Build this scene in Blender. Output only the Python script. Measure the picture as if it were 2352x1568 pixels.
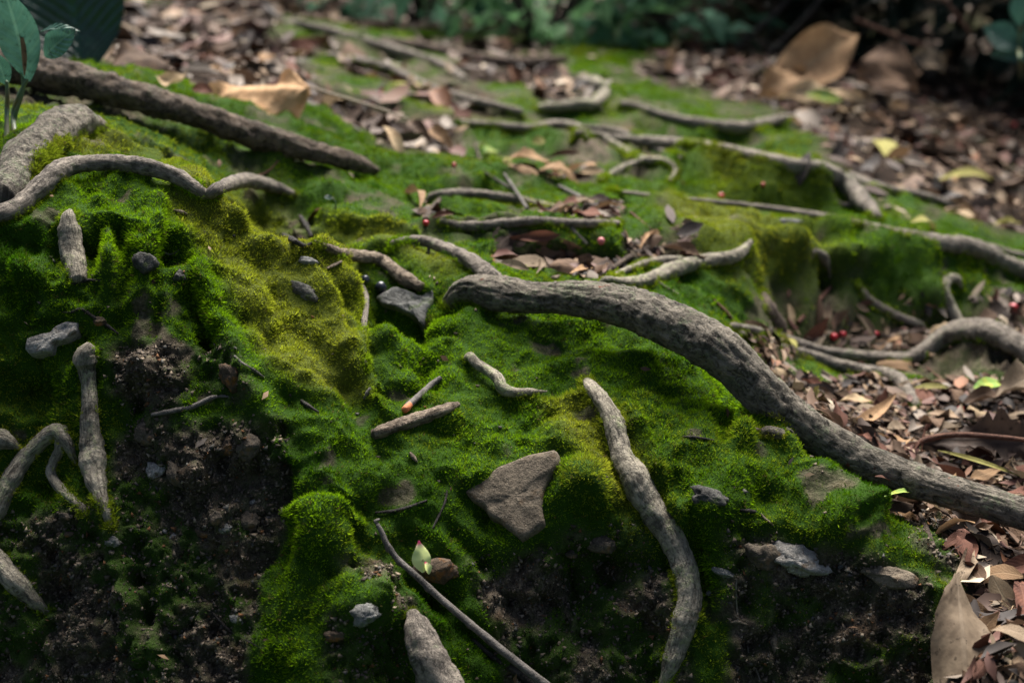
import bpy, math, random
import numpy as np
from mathutils import Vector, Matrix, Quaternion
from mathutils.bvhtree import BVHTree

for o in list(bpy.data.objects):
    bpy.data.objects.remove(o)
scene = bpy.context.scene
col = scene.collection
R = math.radians
random.seed(7)
rng = np.random.default_rng(7)

# ------------------------------------------------------------------ camera
CAM_Z, PITCH, LENS = 0.55, R(16.0), 50.0
cam_data = bpy.data.cameras.new('camera')
cam_data.lens = LENS
cam_data.sensor_width = 36.0
cam_data.clip_start = 0.02
cam_data.clip_end = 300.0
cam_data.dof.use_dof = True
cam_data.dof.focus_distance = 1.29
cam_data.dof.aperture_fstop = 4.3
cam = bpy.data.objects.new('camera', cam_data)
cam.location = (0, 0, CAM_Z)
cam.rotation_euler = (R(90) - PITCH, 0, 0)
col.objects.link(cam)
scene.camera = cam

# ------------------------------------------------------------------ sky and sun (overcast light through a forest gap, from behind the mound)
SUN_EL, SUN_AZ = R(60), R(8)        # azimuth measured from +Y towards +X
world = bpy.data.worlds.new('World')
scene.world = world
world.use_nodes = True
wn = world.node_tree
bg = wn.nodes['Background']
sky = wn.nodes.new('ShaderNodeTexSky')
sky.sky_type = 'NISHITA'
sky.sun_disc = False
sky.sun_elevation = SUN_EL
sky.sun_rotation = SUN_AZ
sky.dust_density = 4.0
sky.ozone_density = 0.6
wn.links.new(sky.outputs[0], bg.inputs[0])
bg.inputs[1].default_value = 0.05
sun_data = bpy.data.lights.new('sun', 'SUN')
sun_data.energy = 5.0
sun_data.angle = R(44)
sun_data.color = (1.0, 0.96, 0.90)
sun = bpy.data.objects.new('sun', sun_data)
sd = Vector((math.sin(SUN_AZ) * math.cos(SUN_EL), math.cos(SUN_AZ) * math.cos(SUN_EL), math.sin(SUN_EL)))
sun.rotation_euler = (-sd).to_track_quat('-Z', 'Y').to_euler()
col.objects.link(sun)
scene.view_settings.view_transform = 'Standard'
scene.view_settings.look = 'None'
scene.view_settings.gamma = 1.0
scene.view_settings.exposure = 1.5

# ------------------------------------------------------------------ helpers
FPX, CX, CY = 2352 * LENS / 36.0, 1176.0, 784.0     # the photograph as measured: 2352 x 1568
CT, ST = math.cos(PITCH), math.sin(PITCH)
def ray(u, v):
    X, Y = (u - CX) / FPX, (v - CY) / FPX
    return Vector((X, CT - Y * ST, -ST - Y * CT))
def at(u, v, y):
    d = ray(u, v)
    return Vector((d.x, d.y, d.z)) * (y / d.y) + Vector((0, 0, CAM_Z))
def project(P):
    """world points (N,3) -> photo coordinates"""
    x, y, z = P[:, 0], P[:, 1], P[:, 2] - CAM_Z
    fw = y * CT - z * ST
    dn = -y * ST - z * CT
    fw = np.maximum(fw, 1e-3)
    return CX + FPX * x / fw, CY + FPX * dn / fw

def _hash(ix, iy, iz):
    h = (ix.astype(np.uint32) * np.uint32(374761393) + iy.astype(np.uint32) * np.uint32(668265263)
         + iz.astype(np.uint32) * np.uint32(2246822519))
    h = (h ^ (h >> np.uint32(13))) * np.uint32(1274126177)
    h = h ^ (h >> np.uint32(16))
    return h.astype(np.float64) / 4294967295.0
def vnoise(P):
    P = np.asarray(P, float)
    F = np.floor(P); f = P - F; I = F.astype(np.int64) + 100000
    f = f * f * (3 - 2 * f)
    r = 0
    for a in (0, 1):
        for b in (0, 1):
            for c in (0, 1):
                w = (f[:, 0] if a else 1 - f[:, 0]) * (f[:, 1] if b else 1 - f[:, 1]) * (f[:, 2] if c else 1 - f[:, 2])
                r = r + w * _hash(I[:, 0] + a, I[:, 1] + b, I[:, 2] + c)
    return r * 2 - 1
def fbm(P, o=4, g=0.5):
    P = np.asarray(P, float); s = 0; amp = 1; tot = 0
    for k in range(o):
        s = s + amp * vnoise(P + 17.3 * k); tot += amp
        P = P * 2.03; amp *= g
    return s / tot
def smooth(e0, e1, x):
    t = np.clip((x - e0) / (e1 - e0), 0, 1)
    return t * t * (3 - 2 * t)
def inpoly(u, v, poly):
    ins = np.zeros(u.shape, bool); n = len(poly)
    for i in range(n):
        x1, y1 = poly[i]; x2, y2 = poly[(i + 1) % n]
        if y1 == y2: continue
        c = ((y1 > v) != (y2 > v)) & (u < (x2 - x1) * (v - y1) / (y2 - y1) + x1)
        ins ^= c
    return ins

def tag(o, label=None, cat=None, group=None, kind=None):
    if label: o['label'] = label
    if cat: o['category'] = cat
    if group: o['group'] = group
    if kind: o['kind'] = kind
    return o
def mesh_obj(name, verts, faces, mat, parent=None, uv=None, smooth_=True):
    me = bpy.data.meshes.new(name)
    me.from_pydata([tuple(v) for v in verts], [], faces)
    if smooth_:
        me.polygons.foreach_set('use_smooth', [True] * len(me.polygons))
    if uv is not None:
        l = me.uv_layers.new(name='UVMap')
        idx = np.empty(len(me.loops), int); me.loops.foreach_get('vertex_index', idx)
        l.data.foreach_set('uv', np.asarray(uv, float)[idx].ravel())
    me.materials.append(mat)
    me.update()
    o = bpy.data.objects.new(name, me)
    col.objects.link(o)
    if parent: o.parent = parent
    return o
def empty(name, loc=(0, 0, 0)):
    o = bpy.data.objects.new(name, None)
    o.location = loc; o.empty_display_size = 0.02
    col.objects.link(o)
    return o

# ------------------------------------------------------------------ materials
def new_mat(name):
    m = bpy.data.materials.new(name); m.use_nodes = True
    nt = m.node_tree; b = nt.nodes['Principled BSDF']
    b.inputs['Specular IOR Level'].default_value = 0.25
    return m, nt, b
class N:
    """short hand for node building"""
    def __init__(s, nt): s.nt = nt
    def n(s, t, **k):
        nd = s.nt.nodes.new(t)
        for a, v in k.items(): setattr(nd, a, v)
        return nd
    def l(s, a, b): s.nt.links.new(a, b)
    def noise(s, vec, scale, detail=4, rough=0.55, dist=0.0):
        nd = s.n('ShaderNodeTexNoise'); nd.inputs['Scale'].default_value = scale
        nd.inputs['Detail'].default_value = detail; nd.inputs['Roughness'].default_value = rough
        nd.inputs['Distortion'].default_value = dist
        if vec is not None: s.l(vec, nd.inputs['Vector'])
        return nd.outputs['Fac']
    def ramp(s, fac, stops):
        nd = s.n('ShaderNodeValToRGB'); cr = nd.color_ramp
        while len(cr.elements) < len(stops): cr.elements.new(0.5)
        for e, (p, c) in zip(cr.elements, stops):
            e.position = p; e.color = (c[0], c[1], c[2], 1) if hasattr(c, '__len__') else (c, c, c, 1)
        s.l(fac, nd.inputs[0]); return nd.outputs[0]
    def mix(s, fac, a, b, mode='MIX'):
        nd = s.n('ShaderNodeMix', data_type='RGBA', blend_type=mode)
        for sock, val in ((nd.inputs[0], fac), (nd.inputs[6], a), (nd.inputs[7], b)):
            if hasattr(val, 'is_linked'): s.l(val, sock)
            elif hasattr(val, '__len__'): sock.default_value = (val[0], val[1], val[2], 1)
            else: sock.default_value = val
        return nd.outputs[2]
    def math(s, op, a, b=0.0):
        nd = s.n('ShaderNodeMath', operation=op)
        for i, val in enumerate((a, b)):
            if hasattr(val, 'is_linked'): s.l(val, nd.inputs[i])
            else: nd.inputs[i].default_value = val
        return nd.outputs[0]
    def bump(s, h, strength, dist, normal=None):
        nd = s.n('ShaderNodeBump'); nd.inputs['Strength'].default_value = strength
        nd.inputs['Distance'].default_value = dist
        s.l(h, nd.inputs['Height'])
        if normal is not None: s.l(normal, nd.inputs['Normal'])
        return nd.outputs[0]
    def attr(s, name, typ='GEOMETRY'):
        nd = s.n('ShaderNodeAttribute', attribute_name=name, attribute_type=typ); return nd
    def obj(s):
        return s.n('ShaderNodeTexCoord').outputs['Object']
    def mapping(s, vec, scale):
        nd = s.n('ShaderNodeMapping'); nd.inputs['Scale'].default_value = scale
        s.l(vec, nd.inputs['Vector']); return nd.outputs[0]

def bark_material(name, dark, light, lichen, lich_amt=0.5, bump=0.5, rough=0.85, red=None):
    m, nt, b = new_mat(name); k = N(nt)
    oc = k.obj()
    uv = k.n('ShaderNodeTexCoord').outputs['UV']
    fib = k.noise(k.mapping(uv, (60.0, 9.0, 1.0)), 1.0, 6, 0.72, 0.8)            # fibres along the root
    patch = k.noise(oc, 30.0, 6, 0.7, 0.8)
    fine = k.noise(oc, 330.0, 5, 0.7)
    mid = k.noise(oc, 120.0, 4, 0.65, 0.5)
    v = k.math('ADD', k.math('ADD', k.math('MULTIPLY', fib, 0.38), k.math('MULTIPLY', patch, 0.42)), k.math('MULTIPLY', mid, 0.20))
    c = k.ramp(v, [(0.35, [x * 0.55 for x in dark]), (0.43, dark), (0.51, [0.55 * y + 0.45 * x for x, y in zip(dark, light)]), (0.60, light)])
    c = k.mix(k.math('MULTIPLY', k.ramp(fine, [(0.46, 0.0), (0.66, 1.0)]), 0.28), c, [x * 1.2 for x in light])
    lm = k.ramp(k.noise(oc, 40.0, 6, 0.75, 0.4), [(0.62 - 0.16 * lich_amt, 0.0), (0.67 - 0.15 * lich_amt, 1.0)])
    lm = k.math('MULTIPLY', lm, k.ramp(k.noise(oc, 300.0, 3), [(0.40, 0.1), (0.58, 0.85)]))
    c = k.mix(lm, c, lichen)
    cr = k.ramp(k.noise(k.mapping(uv, (75.0, 7.0, 1.0)), 1.0, 5, 0.75, 1.6), [(0.40, 1.0), (0.46, 0.0)])
    c = k.mix(k.math('MULTIPLY', cr, 0.6), c, [x * 0.35 for x in dark])
    if red:
        rm = k.ramp(k.noise(oc, 60.0, 3, 0.6), [(0.69, 0.0), (0.72, 1.0)])
        c = k.mix(rm, c, red)
    k.l(c, b.inputs['Base Color'])
    b.inputs['Roughness'].default_value = rough
    h = k.math('ADD', k.math('MULTIPLY', v, 1.6), k.math('MULTIPLY', fine, 0.35))
    h = k.math('SUBTRACT', h, k.math('MULTIPLY', cr, 0.35))
    h = k.math('ADD', h, k.math('MULTIPLY', lm, 0.12))
    k.l(k.bump(h, min(1.0, bump * 1.3), 0.016), b.inputs['Normal'])
    return m
M = {}
M['bark_big'] = bark_material('bark grey green', (0.057, 0.049, 0.036), (0.290, 0.250, 0.196), (0.182, 0.203, 0.121), 0.62, 0.75, red=(0.176, 0.061, 0.034))
M['bark_grey'] = bark_material('bark grey', (0.076, 0.063, 0.053), (0.324, 0.277, 0.223), (0.203, 0.216, 0.135), 0.35, 0.6)
M['bark_pale'] = bark_material('bark pale lichen', (0.106, 0.091, 0.070), (0.437, 0.385, 0.294), (0.325, 0.342, 0.189), 0.6, 0.6)
M['bark_brown'] = bark_material('bark brown', (0.048, 0.032, 0.023), (0.192, 0.138, 0.102), (0.144, 0.132, 0.090), 0.25, 0.7)
M['bark_log'] = bark_material('bark of fallen branch', (0.036, 0.025, 0.018), (0.240, 0.180, 0.132), (0.180, 0.180, 0.120), 0.35, 0.9)
M['bark_dark'] = bark_material('bark dark', (0.020, 0.017, 0.015), (0.070, 0.060, 0.052), (0.08, 0.09, 0.06), 0.2, 0.6)
M['twig_grey'] = bark_material('twig grey', (0.048, 0.043, 0.039), (0.175, 0.156, 0.138), (0.150, 0.150, 0.112), 0.2, 0.4)
M['wood_pale'] = bark_material('split pale wood', (0.105, 0.075, 0.051), (0.495, 0.390, 0.285), (0.360, 0.315, 0.240), 0.1, 0.9)
M['twig_red'] = bark_material('twig red brown', (0.055, 0.022, 0.015), (0.16, 0.08, 0.052), (0.12, 0.075, 0.05), 0.1, 0.4)

def stone_material(name, dark, light, accent, acc=0.3, bump=0.8, scale=1.0):
    m, nt, b = new_mat(name); k = N(nt); oc = k.obj()
    n1 = k.noise(oc, 45.0 * scale, 6, 0.65); n2 = k.noise(oc, 330.0 * scale, 4, 0.7)
    vor = k.n('ShaderNodeTexVoronoi'); vor.inputs['Scale'].default_value = 420.0 * scale
    k.l(oc, vor.inputs['Vector'])
    c = k.ramp(k.math('ADD', k.math('MULTIPLY', n1, 0.6), k.math('MULTIPLY', n2, 0.4)), [(0.36, dark), (0.62, light)])
    c = k.mix(k.ramp(k.noise(oc, 60.0 * scale, 4, 0.6, 0.4), [(0.62 - acc * 0.3, 0.0), (0.72 - acc * 0.25, 1.0)]), c, accent)
    c = k.mix(k.math('MULTIPLY', k.ramp(vor.outputs['Distance'], [(0.12, 1.0), (0.3, 0.0)]), 0.5), c, [min(0.7, x * 1.7) for x in light])
    k.l(c, b.inputs['Base Color']); b.inputs['Roughness'].default_value = 0.92
    h = k.math('ADD', n1, k.math('MULTIPLY', n2, 0.8))
    k.l(k.bump(h, bump, 0.004), b.inputs['Normal'])
    return m
M['stone_brown'] = stone_material('brown gritty stone', (0.060, 0.048, 0.034), (0.200, 0.160, 0.115), (0.10, 0.066, 0.037), 0.2, 1.0)
M['stone_grey'] = stone_material('grey stone', (0.055, 0.055, 0.050), (0.175, 0.172, 0.160), (0.08, 0.10, 0.05), 0.25)
M['stone_pale'] = stone_material('pale stone', (0.090, 0.082, 0.072), (0.34, 0.32, 0.285), (0.11, 0.085, 0.06), 0.3)
M['stone_dark'] = stone_material('dark stone', (0.022, 0.021, 0.019), (0.085, 0.082, 0.074), (0.045, 0.06, 0.022), 0.3)
M['stone_rust'] = stone_material('rusty stone', (0.028, 0.022, 0.017), (0.10, 0.068, 0.043), (0.21, 0.09, 0.026), 0.35)
M['stone_earth'] = stone_material('earthy clod', (0.026, 0.021, 0.016), (0.10, 0.08, 0.058), (0.15, 0.09, 0.045), 0.25)

def leaf_material(name, base, vein, blotch, gloss=0.8, rib=26.0, trans=0.15, bump=0.35, ribh=0.10, side_amt=0.22):
    m, nt, b = new_mat(name); k = N(nt)
    tc = k.n('ShaderNodeTexCoord'); uv = tc.outputs['UV']; oc = tc.outputs['Object']
    sp = k.n('ShaderNodeSeparateXYZ'); k.l(uv, sp.inputs[0])
    s, t = sp.outputs[0], sp.outputs[1]
    at_ = k.math('ABSOLUTE', t)
    ph = k.math('SUBTRACT', k.math('MULTIPLY', s, rib), k.math('MULTIPLY', at_, rib * 0.22))
    wv = k.math('SINE', k.math('MULTIPLY', ph, 3.14159))
    side = k.ramp(k.math('ABSOLUTE', wv), [(0.0, 1.0), (0.22, 0.0)])
    midr = k.ramp(at_, [(0.0, 1.0), (0.05, 0.9), (0.10, 0.0)])
    vm = k.math('MAXIMUM', k.math('MULTIPLY', side, side_amt), midr)
    oi = k.n('ShaderNodeObjectInfo')
    c = k.mix(k.ramp(k.noise(oc, 55.0, 4, 0.6), [(0.38, 0.0), (0.66, 1.0)]), base, blotch)
    c = k.mix(k.math('MULTIPLY', k.ramp(k.noise(oc, 130.0, 4, 0.65), [(0.60, 0.0), (0.66, 1.0)]), 0.75), c, [x * 0.3 for x in blotch])
    c = k.mix(k.math('MULTIPLY', vm, 0.55), c, vein)
    hs = k.n('ShaderNodeHueSaturation'); k.l(c, hs.inputs['Color'])
    k.l(k.math('ADD', k.math('MULTIPLY', oi.outputs['Random'], 0.7), 0.65), hs.inputs['Value'])
    c = hs.outputs[0]
    k.l(c, b.inputs['Base Color']); b.inputs['Roughness'].default_value = gloss
    b.inputs['Specular IOR Level'].default_value = 0.4 if gloss < 0.6 else 0.15
    h = k.math('ADD', k.math('MULTIPLY', wv, ribh), k.math('ADD', midr, k.math('MULTIPLY', k.noise(oc, 120.0, 3), 0.8)))
    k.l(k.bump(h, bump, 0.002), b.inputs['Normal'])
    tr = k.n('ShaderNodeBsdfTranslucent'); k.l(c, tr.inputs[0])
    mx = k.n('ShaderNodeMixShader'); mx.inputs[0].default_value = trans
    out = nt.nodes['Material Output']
    k.l(b.outputs[0], mx.inputs[1]); k.l(tr.outputs[0], mx.inputs[2]); k.l(mx.outputs[0], out.inputs[0])
    return m
M['leaf_tan'] = leaf_material('dry tan leaf', (0.27, 0.170, 0.090), (0.31, 0.21, 0.12), (0.19, 0.110, 0.058))
M['leaf_sand'] = leaf_material('dry sand coloured leaf', (0.44, 0.28, 0.155), (0.50, 0.34, 0.20), (0.33, 0.19, 0.095), 0.85, 15.0, 0.2, 0.9, 0.25, 0.4)
M['leaf_brown'] = leaf_material('dry brown leaf', (0.120, 0.074, 0.046), (0.15, 0.10, 0.065), (0.070, 0.042, 0.028))
M['leaf_red'] = leaf_material('red brown leaf', (0.120, 0.052, 0.034), (0.145, 0.07, 0.047), (0.07, 0.031, 0.022))
M['leaf_dark'] = leaf_material('dark rotten leaf', (0.045, 0.031, 0.024), (0.07, 0.05, 0.038), (0.026, 0.019, 0.016))
M['leaf_grey'] = leaf_material('weathered grey leaf', (0.19, 0.142, 0.095), (0.215, 0.165, 0.115), (0.115, 0.083, 0.055))
M['leaf_pale'] = leaf_material('pale dry leaf', (0.36, 0.27, 0.165), (0.39, 0.30, 0.19), (0.26, 0.18, 0.105))
M['leaf_yellow'] = leaf_material('yellowed leaf', (0.30, 0.28, 0.085), (0.33, 0.31, 0.12), (0.22, 0.19, 0.055))
M['leaf_fallen_green'] = leaf_material('fallen green leaf', (0.12, 0.23, 0.06), (0.30, 0.33, 0.10), (0.25, 0.28, 0.05))
M['leaf_seedling'] = leaf_material('blue green seedling leaf', (0.045, 0.12, 0.085), (0.09, 0.19, 0.13), (0.03, 0.085, 0.06), 0.38, 15.0, 0.2, 0.8, 0.5, 0.6)
M['leaf_broad'] = leaf_material('dark glossy ribbed leaf', (0.008, 0.035, 0.018), (0.012, 0.05, 0.026), (0.005, 0.022, 0.012), 0.3, 34.0, 0.08, 1.0, 0.5)
M['leaf_shrub'] = leaf_material('shrub leaf', (0.13, 0.27, 0.11), (0.17, 0.31, 0.14), (0.075, 0.17, 0.07), 0.7, 10.0, 0.5)
M['leaf_shrub_blue'] = leaf_material('shrub leaf blue green', (0.11, 0.25, 0.15), (0.14, 0.28, 0.18), (0.07, 0.16, 0.10), 0.7, 10.0, 0.5)
M['leaf_shrub_dark'] = leaf_material('shrub leaf dark', (0.010, 0.022, 0.012), (0.018, 0.034, 0.02), (0.007, 0.014, 0.008), 0.6, 10.0, 0.1)

def plain(name, c, rough=0.4, spec=0.5, noise_amt=0.25, scale=180.0, c2=None, bump=0.0):
    m, nt, b = new_mat(name); k = N(nt); oc = k.obj()
    c2 = c2 or [x * 0.45 for x in c]
    k.l(k.mix(k.math('MULTIPLY', k.ramp(k.noise(oc, scale, 3), [(0.4, 0.0), (0.65, 1.0)]), noise_amt * 2), c, c2), b.inputs['Base Color'])
    b.inputs['Roughness'].default_value = rough; b.inputs['Specular IOR Level'].default_value = spec
    if bump: k.l(k.bump(k.noise(oc, scale * 2, 3), bump, 0.002), b.inputs['Normal'])
    return m
M['berry_red'] = plain('red berry', (0.42, 0.012, 0.022), 0.3)
M['berry_pink'] = plain('pink berry', (0.55, 0.16, 0.17), 0.4)
M['berry_blue'] = plain('blue black berry', (0.012, 0.016, 0.028), 0.35)
M['nut_green'] = plain('green nut', (0.09, 0.15, 0.10), 0.45, c2=(0.12, 0.07, 0.03))
M['stem_green'] = plain('seedling stem', (0.07, 0.12, 0.05), 0.5, c2=(0.16, 0.08, 0.03), scale=60.0)
M['stem_brown'] = plain('dry stalk', (0.16, 0.11, 0.05), 0.6)
M['cut_orange'] = plain('orange fungus end', (0.40, 0.13, 0.04), 0.8, c2=(0.10, 0.04, 0.02), bump=0.5)
M['lichen'] = plain('pale lichen', (0.42, 0.47, 0.36), 0.9, scale=400.0, bump=0.5)

# ------------------------------------------------------------------ the ground: one sheet, a height field fitted through surveyed points
SURVEY = [  # photo column, row, distance in metres
 (0,1568,1.10),(0,1300,1.135),(0,1100,1.175),(0,900,1.205),(0,700,1.24),(0,560,1.27),(0,490,1.30),(10,400,1.38),(0,300,1.50),(0,240,1.68),(0,200,1.92),(0,100,2.6),(0,20,3.6),
 (150,1400,1.115),(150,1000,1.19),(150,800,1.22),(150,600,1.26),(150,490,1.30),(140,395,1.39),(150,320,1.48),
 (300,1568,1.08),(300,1300,1.125),(300,1100,1.17),(300,950,1.19),(300,800,1.222),(300,650,1.25),(300,500,1.295),(300,395,1.40),(300,330,1.62),(300,270,1.78),(300,215,1.95),(300,130,2.5),(300,60,3.4),(300,0,4.4),
 (450,1400,1.11),(450,1100,1.17),(450,900,1.20),(450,750,1.24),(450,600,1.29),(430,500,1.335),(440,450,1.39),(470,400,1.66),(450,330,1.78),(450,280,1.92),
 (600,1568,1.075),(600,1300,1.125),(600,1100,1.17),(600,950,1.195),(600,850,1.22),(600,750,1.255),(600,650,1.30),(570,590,1.345),(620,583,1.60),(740,622,1.58),(500,512,1.60),(600,520,1.70),(600,450,1.74),(600,400,1.78),(600,345,1.90),(600,260,2.2),(600,180,2.8),(600,100,3.6),(600,30,4.6),
 (720,900,1.22),(720,800,1.28),(720,700,1.33),(720,640,1.37),(720,560,1.66),(740,500,1.66),(740,440,1.78),(760,390,1.95),(800,650,1.385),(800,760,1.335),(780,860,1.27),
 (820,1400,1.08),(800,1310,1.105),(820,1250,1.14),(820,1100,1.17),(820,1000,1.21),(850,940,1.255),(640,1200,1.145),(740,1180,1.13),(700,1500,1.07),
 (930,1568,1.085),(930,1450,1.095),(960,1350,1.13),(930,1250,1.155),(930,1100,1.19),(940,1000,1.225),(930,955,1.245),(925,892,1.385),(915,840,1.43),(910,780,1.45),(910,725,1.46),(1005,745,1.385),(1005,800,1.345),(1010,865,1.305),(840,870,1.272),(836,800,1.305),(832,740,1.335),(930,690,1.475),(900,640,1.50),(900,560,1.56),(900,500,1.68),(900,440,1.82),(900,370,2.05),(900,300,2.4),(900,200,3.0),(900,110,3.9),(900,60,4.6),
 (1050,1400,1.135),(1050,1200,1.175),(1050,1050,1.215),(1060,960,1.255),(1060,880,1.30),(1060,800,1.355),(1050,720,1.42),(1060,660,1.46),(1050,600,1.52),(1050,550,1.64),(1100,497,1.80),(1100,465,1.83),(1100,448,1.92),(1000,440,1.88),(1000,380,1.95),(1000,358,2.12),(1650,345,2.72),(1650,302,2.78),(1650,284,3.05),(1330,285,2.75),(1330,252,2.84),(1330,232,3.15),(1600,480,1.92),(1650,640,1.72),(1650,560,1.78),(1650,500,1.86),
 (1200,1568,1.13),(1200,1400,1.15),(1200,1300,1.165),(1200,1240,1.17),(1200,1050,1.225),(1200,950,1.275),(1200,870,1.32),(1200,800,1.365),(1200,735,1.42),(1200,645,1.53),(1200,608,1.635),(1200,570,1.648),(1200,528,1.665),(1200,495,1.80),(1200,450,1.95),(1200,400,2.15),(1200,300,2.7),(1200,220,3.3),(1200,150,4.0),(1200,100,4.8),
 (1350,1500,1.13),(1350,1330,1.165),(1350,1230,1.165),(1350,1100,1.20),(1350,1000,1.24),(1350,900,1.295),(1360,800,1.355),(1350,745,1.40),(1350,640,1.55),(1350,605,1.645),(1350,535,1.675),
 (1500,1568,1.12),(1500,1400,1.15),(1500,1250,1.18),(1500,1100,1.21),(1500,1000,1.25),(1500,900,1.30),(1500,820,1.345),(1500,650,1.64),(1500,560,1.74),(1500,470,1.98),(1500,400,2.2),(1500,330,2.55),(1500,250,3.1),(1500,150,4.1),(1500,110,4.7),
 (1620,900,1.315),(1650,1100,1.20),(1650,1250,1.17),(1650,1400,1.14),(1700,960,1.285),
 (1800,1568,1.125),(1800,1400,1.145),(1800,1300,1.16),(1800,1200,1.18),(1800,1100,1.215),(1790,1010,1.255),(1800,870,1.60),(1800,790,1.75),(1800,755,1.815),(1800,650,1.85),(1800,560,1.885),(1800,515,1.95),(1800,490,2.08),(1800,470,2.13),(1800,405,2.22),(1800,385,2.42),(1800,330,2.75),(1800,260,3.3),(1800,180,4.0),(1800,130,4.6),
 (1950,1500,1.12),(1950,1350,1.145),(1950,1250,1.165),(1920,1130,1.205),(1990,1200,1.20),(1950,930,1.58),(1950,740,1.865),(1950,640,1.90),(1950,560,1.95),
 (2100,1320,1.145),(2100,1450,1.12),(2100,1568,1.095),(2060,1180,1.29),(2150,1250,1.225),(2190,1400,1.12),(2250,1300,1.19),(2250,1568,1.01),(2340,1200,1.28),(2340,1000,1.50),(2150,1000,1.51),(2100,870,1.72),(2050,780,1.85),(2100,740,1.89),(2100,620,1.95),(2100,565,2.02),(2100,510,2.28),(2100,430,2.6),(2100,340,3.1),(2100,260,3.7),(2100,200,4.3),
 (2340,1400,1.13),(2340,820,1.80),(2340,720,1.95),(2340,640,2.15),(2340,560,2.45),(2340,450,2.9),(2340,350,3.5),(2340,250,4.3),
]
SP = [tuple(at(*s)) for s in SURVEY]
SP += [(-0.9, 1.4, 0.36), (-0.95, 1.1, -0.02), (0.95, 1.2, -0.02), (1.1, 1.8, 0.0), (1.6, 2.6, 0.02), (2.4, 4.4, 0.05), (-1.8, 2.6, 0.42), (-2.6, 4.5, 0.42),
       (0, 0.9, -0.26), (-0.45, 0.95, -0.28), (0.3, 0.9, -0.2), (0, 0.6, -0.33), (-0.3, 0.6, -0.34), (0.3, 0.6, -0.30), (-2.5, 5.6, 0.45), (0, 5.6, 0.26), (1.2, 5.6, 0.2), (2.6, 5.6, 0.10)]
SP = np.array(SP)
def tpk(r2): return 0.5 * r2 * np.log(r2 + 1e-12)
def warp(x, y): return np.stack([x / y, 1.15 * np.log(y)], -1)
_c = warp(SP[:, 0], SP[:, 1]); _n = len(_c)
_d2 = ((_c[:, None] - _c[None]) ** 2).sum(-1)
_A = np.zeros((_n + 3, _n + 3)); _A[:_n, :_n] = tpk(_d2) + np.eye(_n) * 6e-5
_P = np.concatenate([np.ones((_n, 1)), _c], 1); _A[:_n, _n:] = _P; _A[_n:, :_n] = _P.T
_w = np.linalg.solve(_A, np.concatenate([SP[:, 2], np.zeros(3)]))
def tps(x, y):
    q = warp(x, y); out = np.empty(len(q))
    for i in range(0, len(q), 20000):
        s = q[i:i + 20000]
        d2 = ((s[:, None] - _c[None]) ** 2).sum(-1)
        out[i:i + 20000] = tpk(d2) @ _w[:_n] + _w[_n] + s @ _w[_n + 1:]
    return out
# coarse table in (x/y, y), then bilinear
TA = np.linspace(-0.75, 0.75, 301); TY = np.concatenate([np.linspace(0.5, 1.8, 261), np.geomspace(1.81, 6.0, 140)])
ga, gy = np.meshgrid(TA, TY)
TZ = tps((ga * gy).ravel(), gy.ravel()).reshape(ga.shape)
def hbase(a, y):
    a_ = np.clip(a, TA[0], TA[-1] - 1e-6); y_ = np.clip(y, TY[0], TY[-1] - 1e-6)
    i = np.clip(np.searchsorted(TA, a_, 'right') - 1, 0, len(TA) - 2); j = np.clip(np.searchsorted(TY, y_, 'right') - 1, 0, len(TY) - 2)
    fa = (a_ - TA[i]) / (TA[i + 1] - TA[i]); fy = (y_ - TY[j]) / (TY[j + 1] - TY[j])
    z = (TZ[j, i] * (1 - fa) + TZ[j, i + 1] * fa) * (1 - fy) + (TZ[j + 1, i] * (1 - fa) + TZ[j + 1, i + 1] * fa) * fy
    # an earth bank added to keep the back right dark, and the rise behind
    x = a * y
    bank = smooth(4.9, 6.4, y + 0.25 * np.sin(x * 2.1) - 0.35 * smooth(0.6, 1.6, x)) * (0.25 + 1.0 * smooth(0.2, 1.2, x))
    far = np.maximum(y - 6.0, 0) * 0.05
    return z + bank + far
def cast_base(u, v):
    d = ray(u, v); a = d.x / d.y
    ys = np.arange(0.6, 6.0, 0.004)
    zr = CAM_Z + ys * d.z / d.y
    hit = np.nonzero(hbase(np.full_like(ys, a), ys) > zr)[0]
    y = ys[hit[0]] if len(hit) else 6.0
    return at(u, v, y)

core = np.arange(-0.54, 0.5401, 0.0021)
side = 0.54 + np.array([0.006, 0.014, 0.025, 0.04, 0.06, 0.09, 0.14, 0.22, 0.35, 0.6, 1.0, 2.0, 4.0])
GA = np.concatenate([-side[::-1], core, side])
rows = [0.12, 0.2, 0.3, 0.4, 0.5, 0.6, 0.68, 0.74, 0.79, 0.83, 0.86, 0.88]
y = 0.89
while y < 1.0: rows.append(y); y += 0.004
while y < 1.42: rows.append(y); y += 0.0014
while y < 1.72: rows.append(y); y += 0.0028
while y < 6.6: rows.append(y); y *= 1.0068
while y < 90: rows.append(y); y *= 1.22
GY = np.array(rows)
nA, nY = len(GA), len(GY)
A2, Y2 = np.meshgrid(GA, GY)
X2 = A2 * Y2
Z2 = hbase(A2.ravel(), Y2.ravel()).reshape(A2.shape)
B = np.stack([X2, Y2, Z2], -1)
def grid_normals(G):
    du = np.gradient(G, axis=1); dv = np.gradient(G, axis=0)
    n = np.cross(du, dv); n /= np.linalg.norm(n, axis=-1, keepdims=True) + 1e-12
    return n
NB = grid_normals(B)
BF = B.reshape(-1, 3); NF = NB.reshape(-1, 3)

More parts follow.
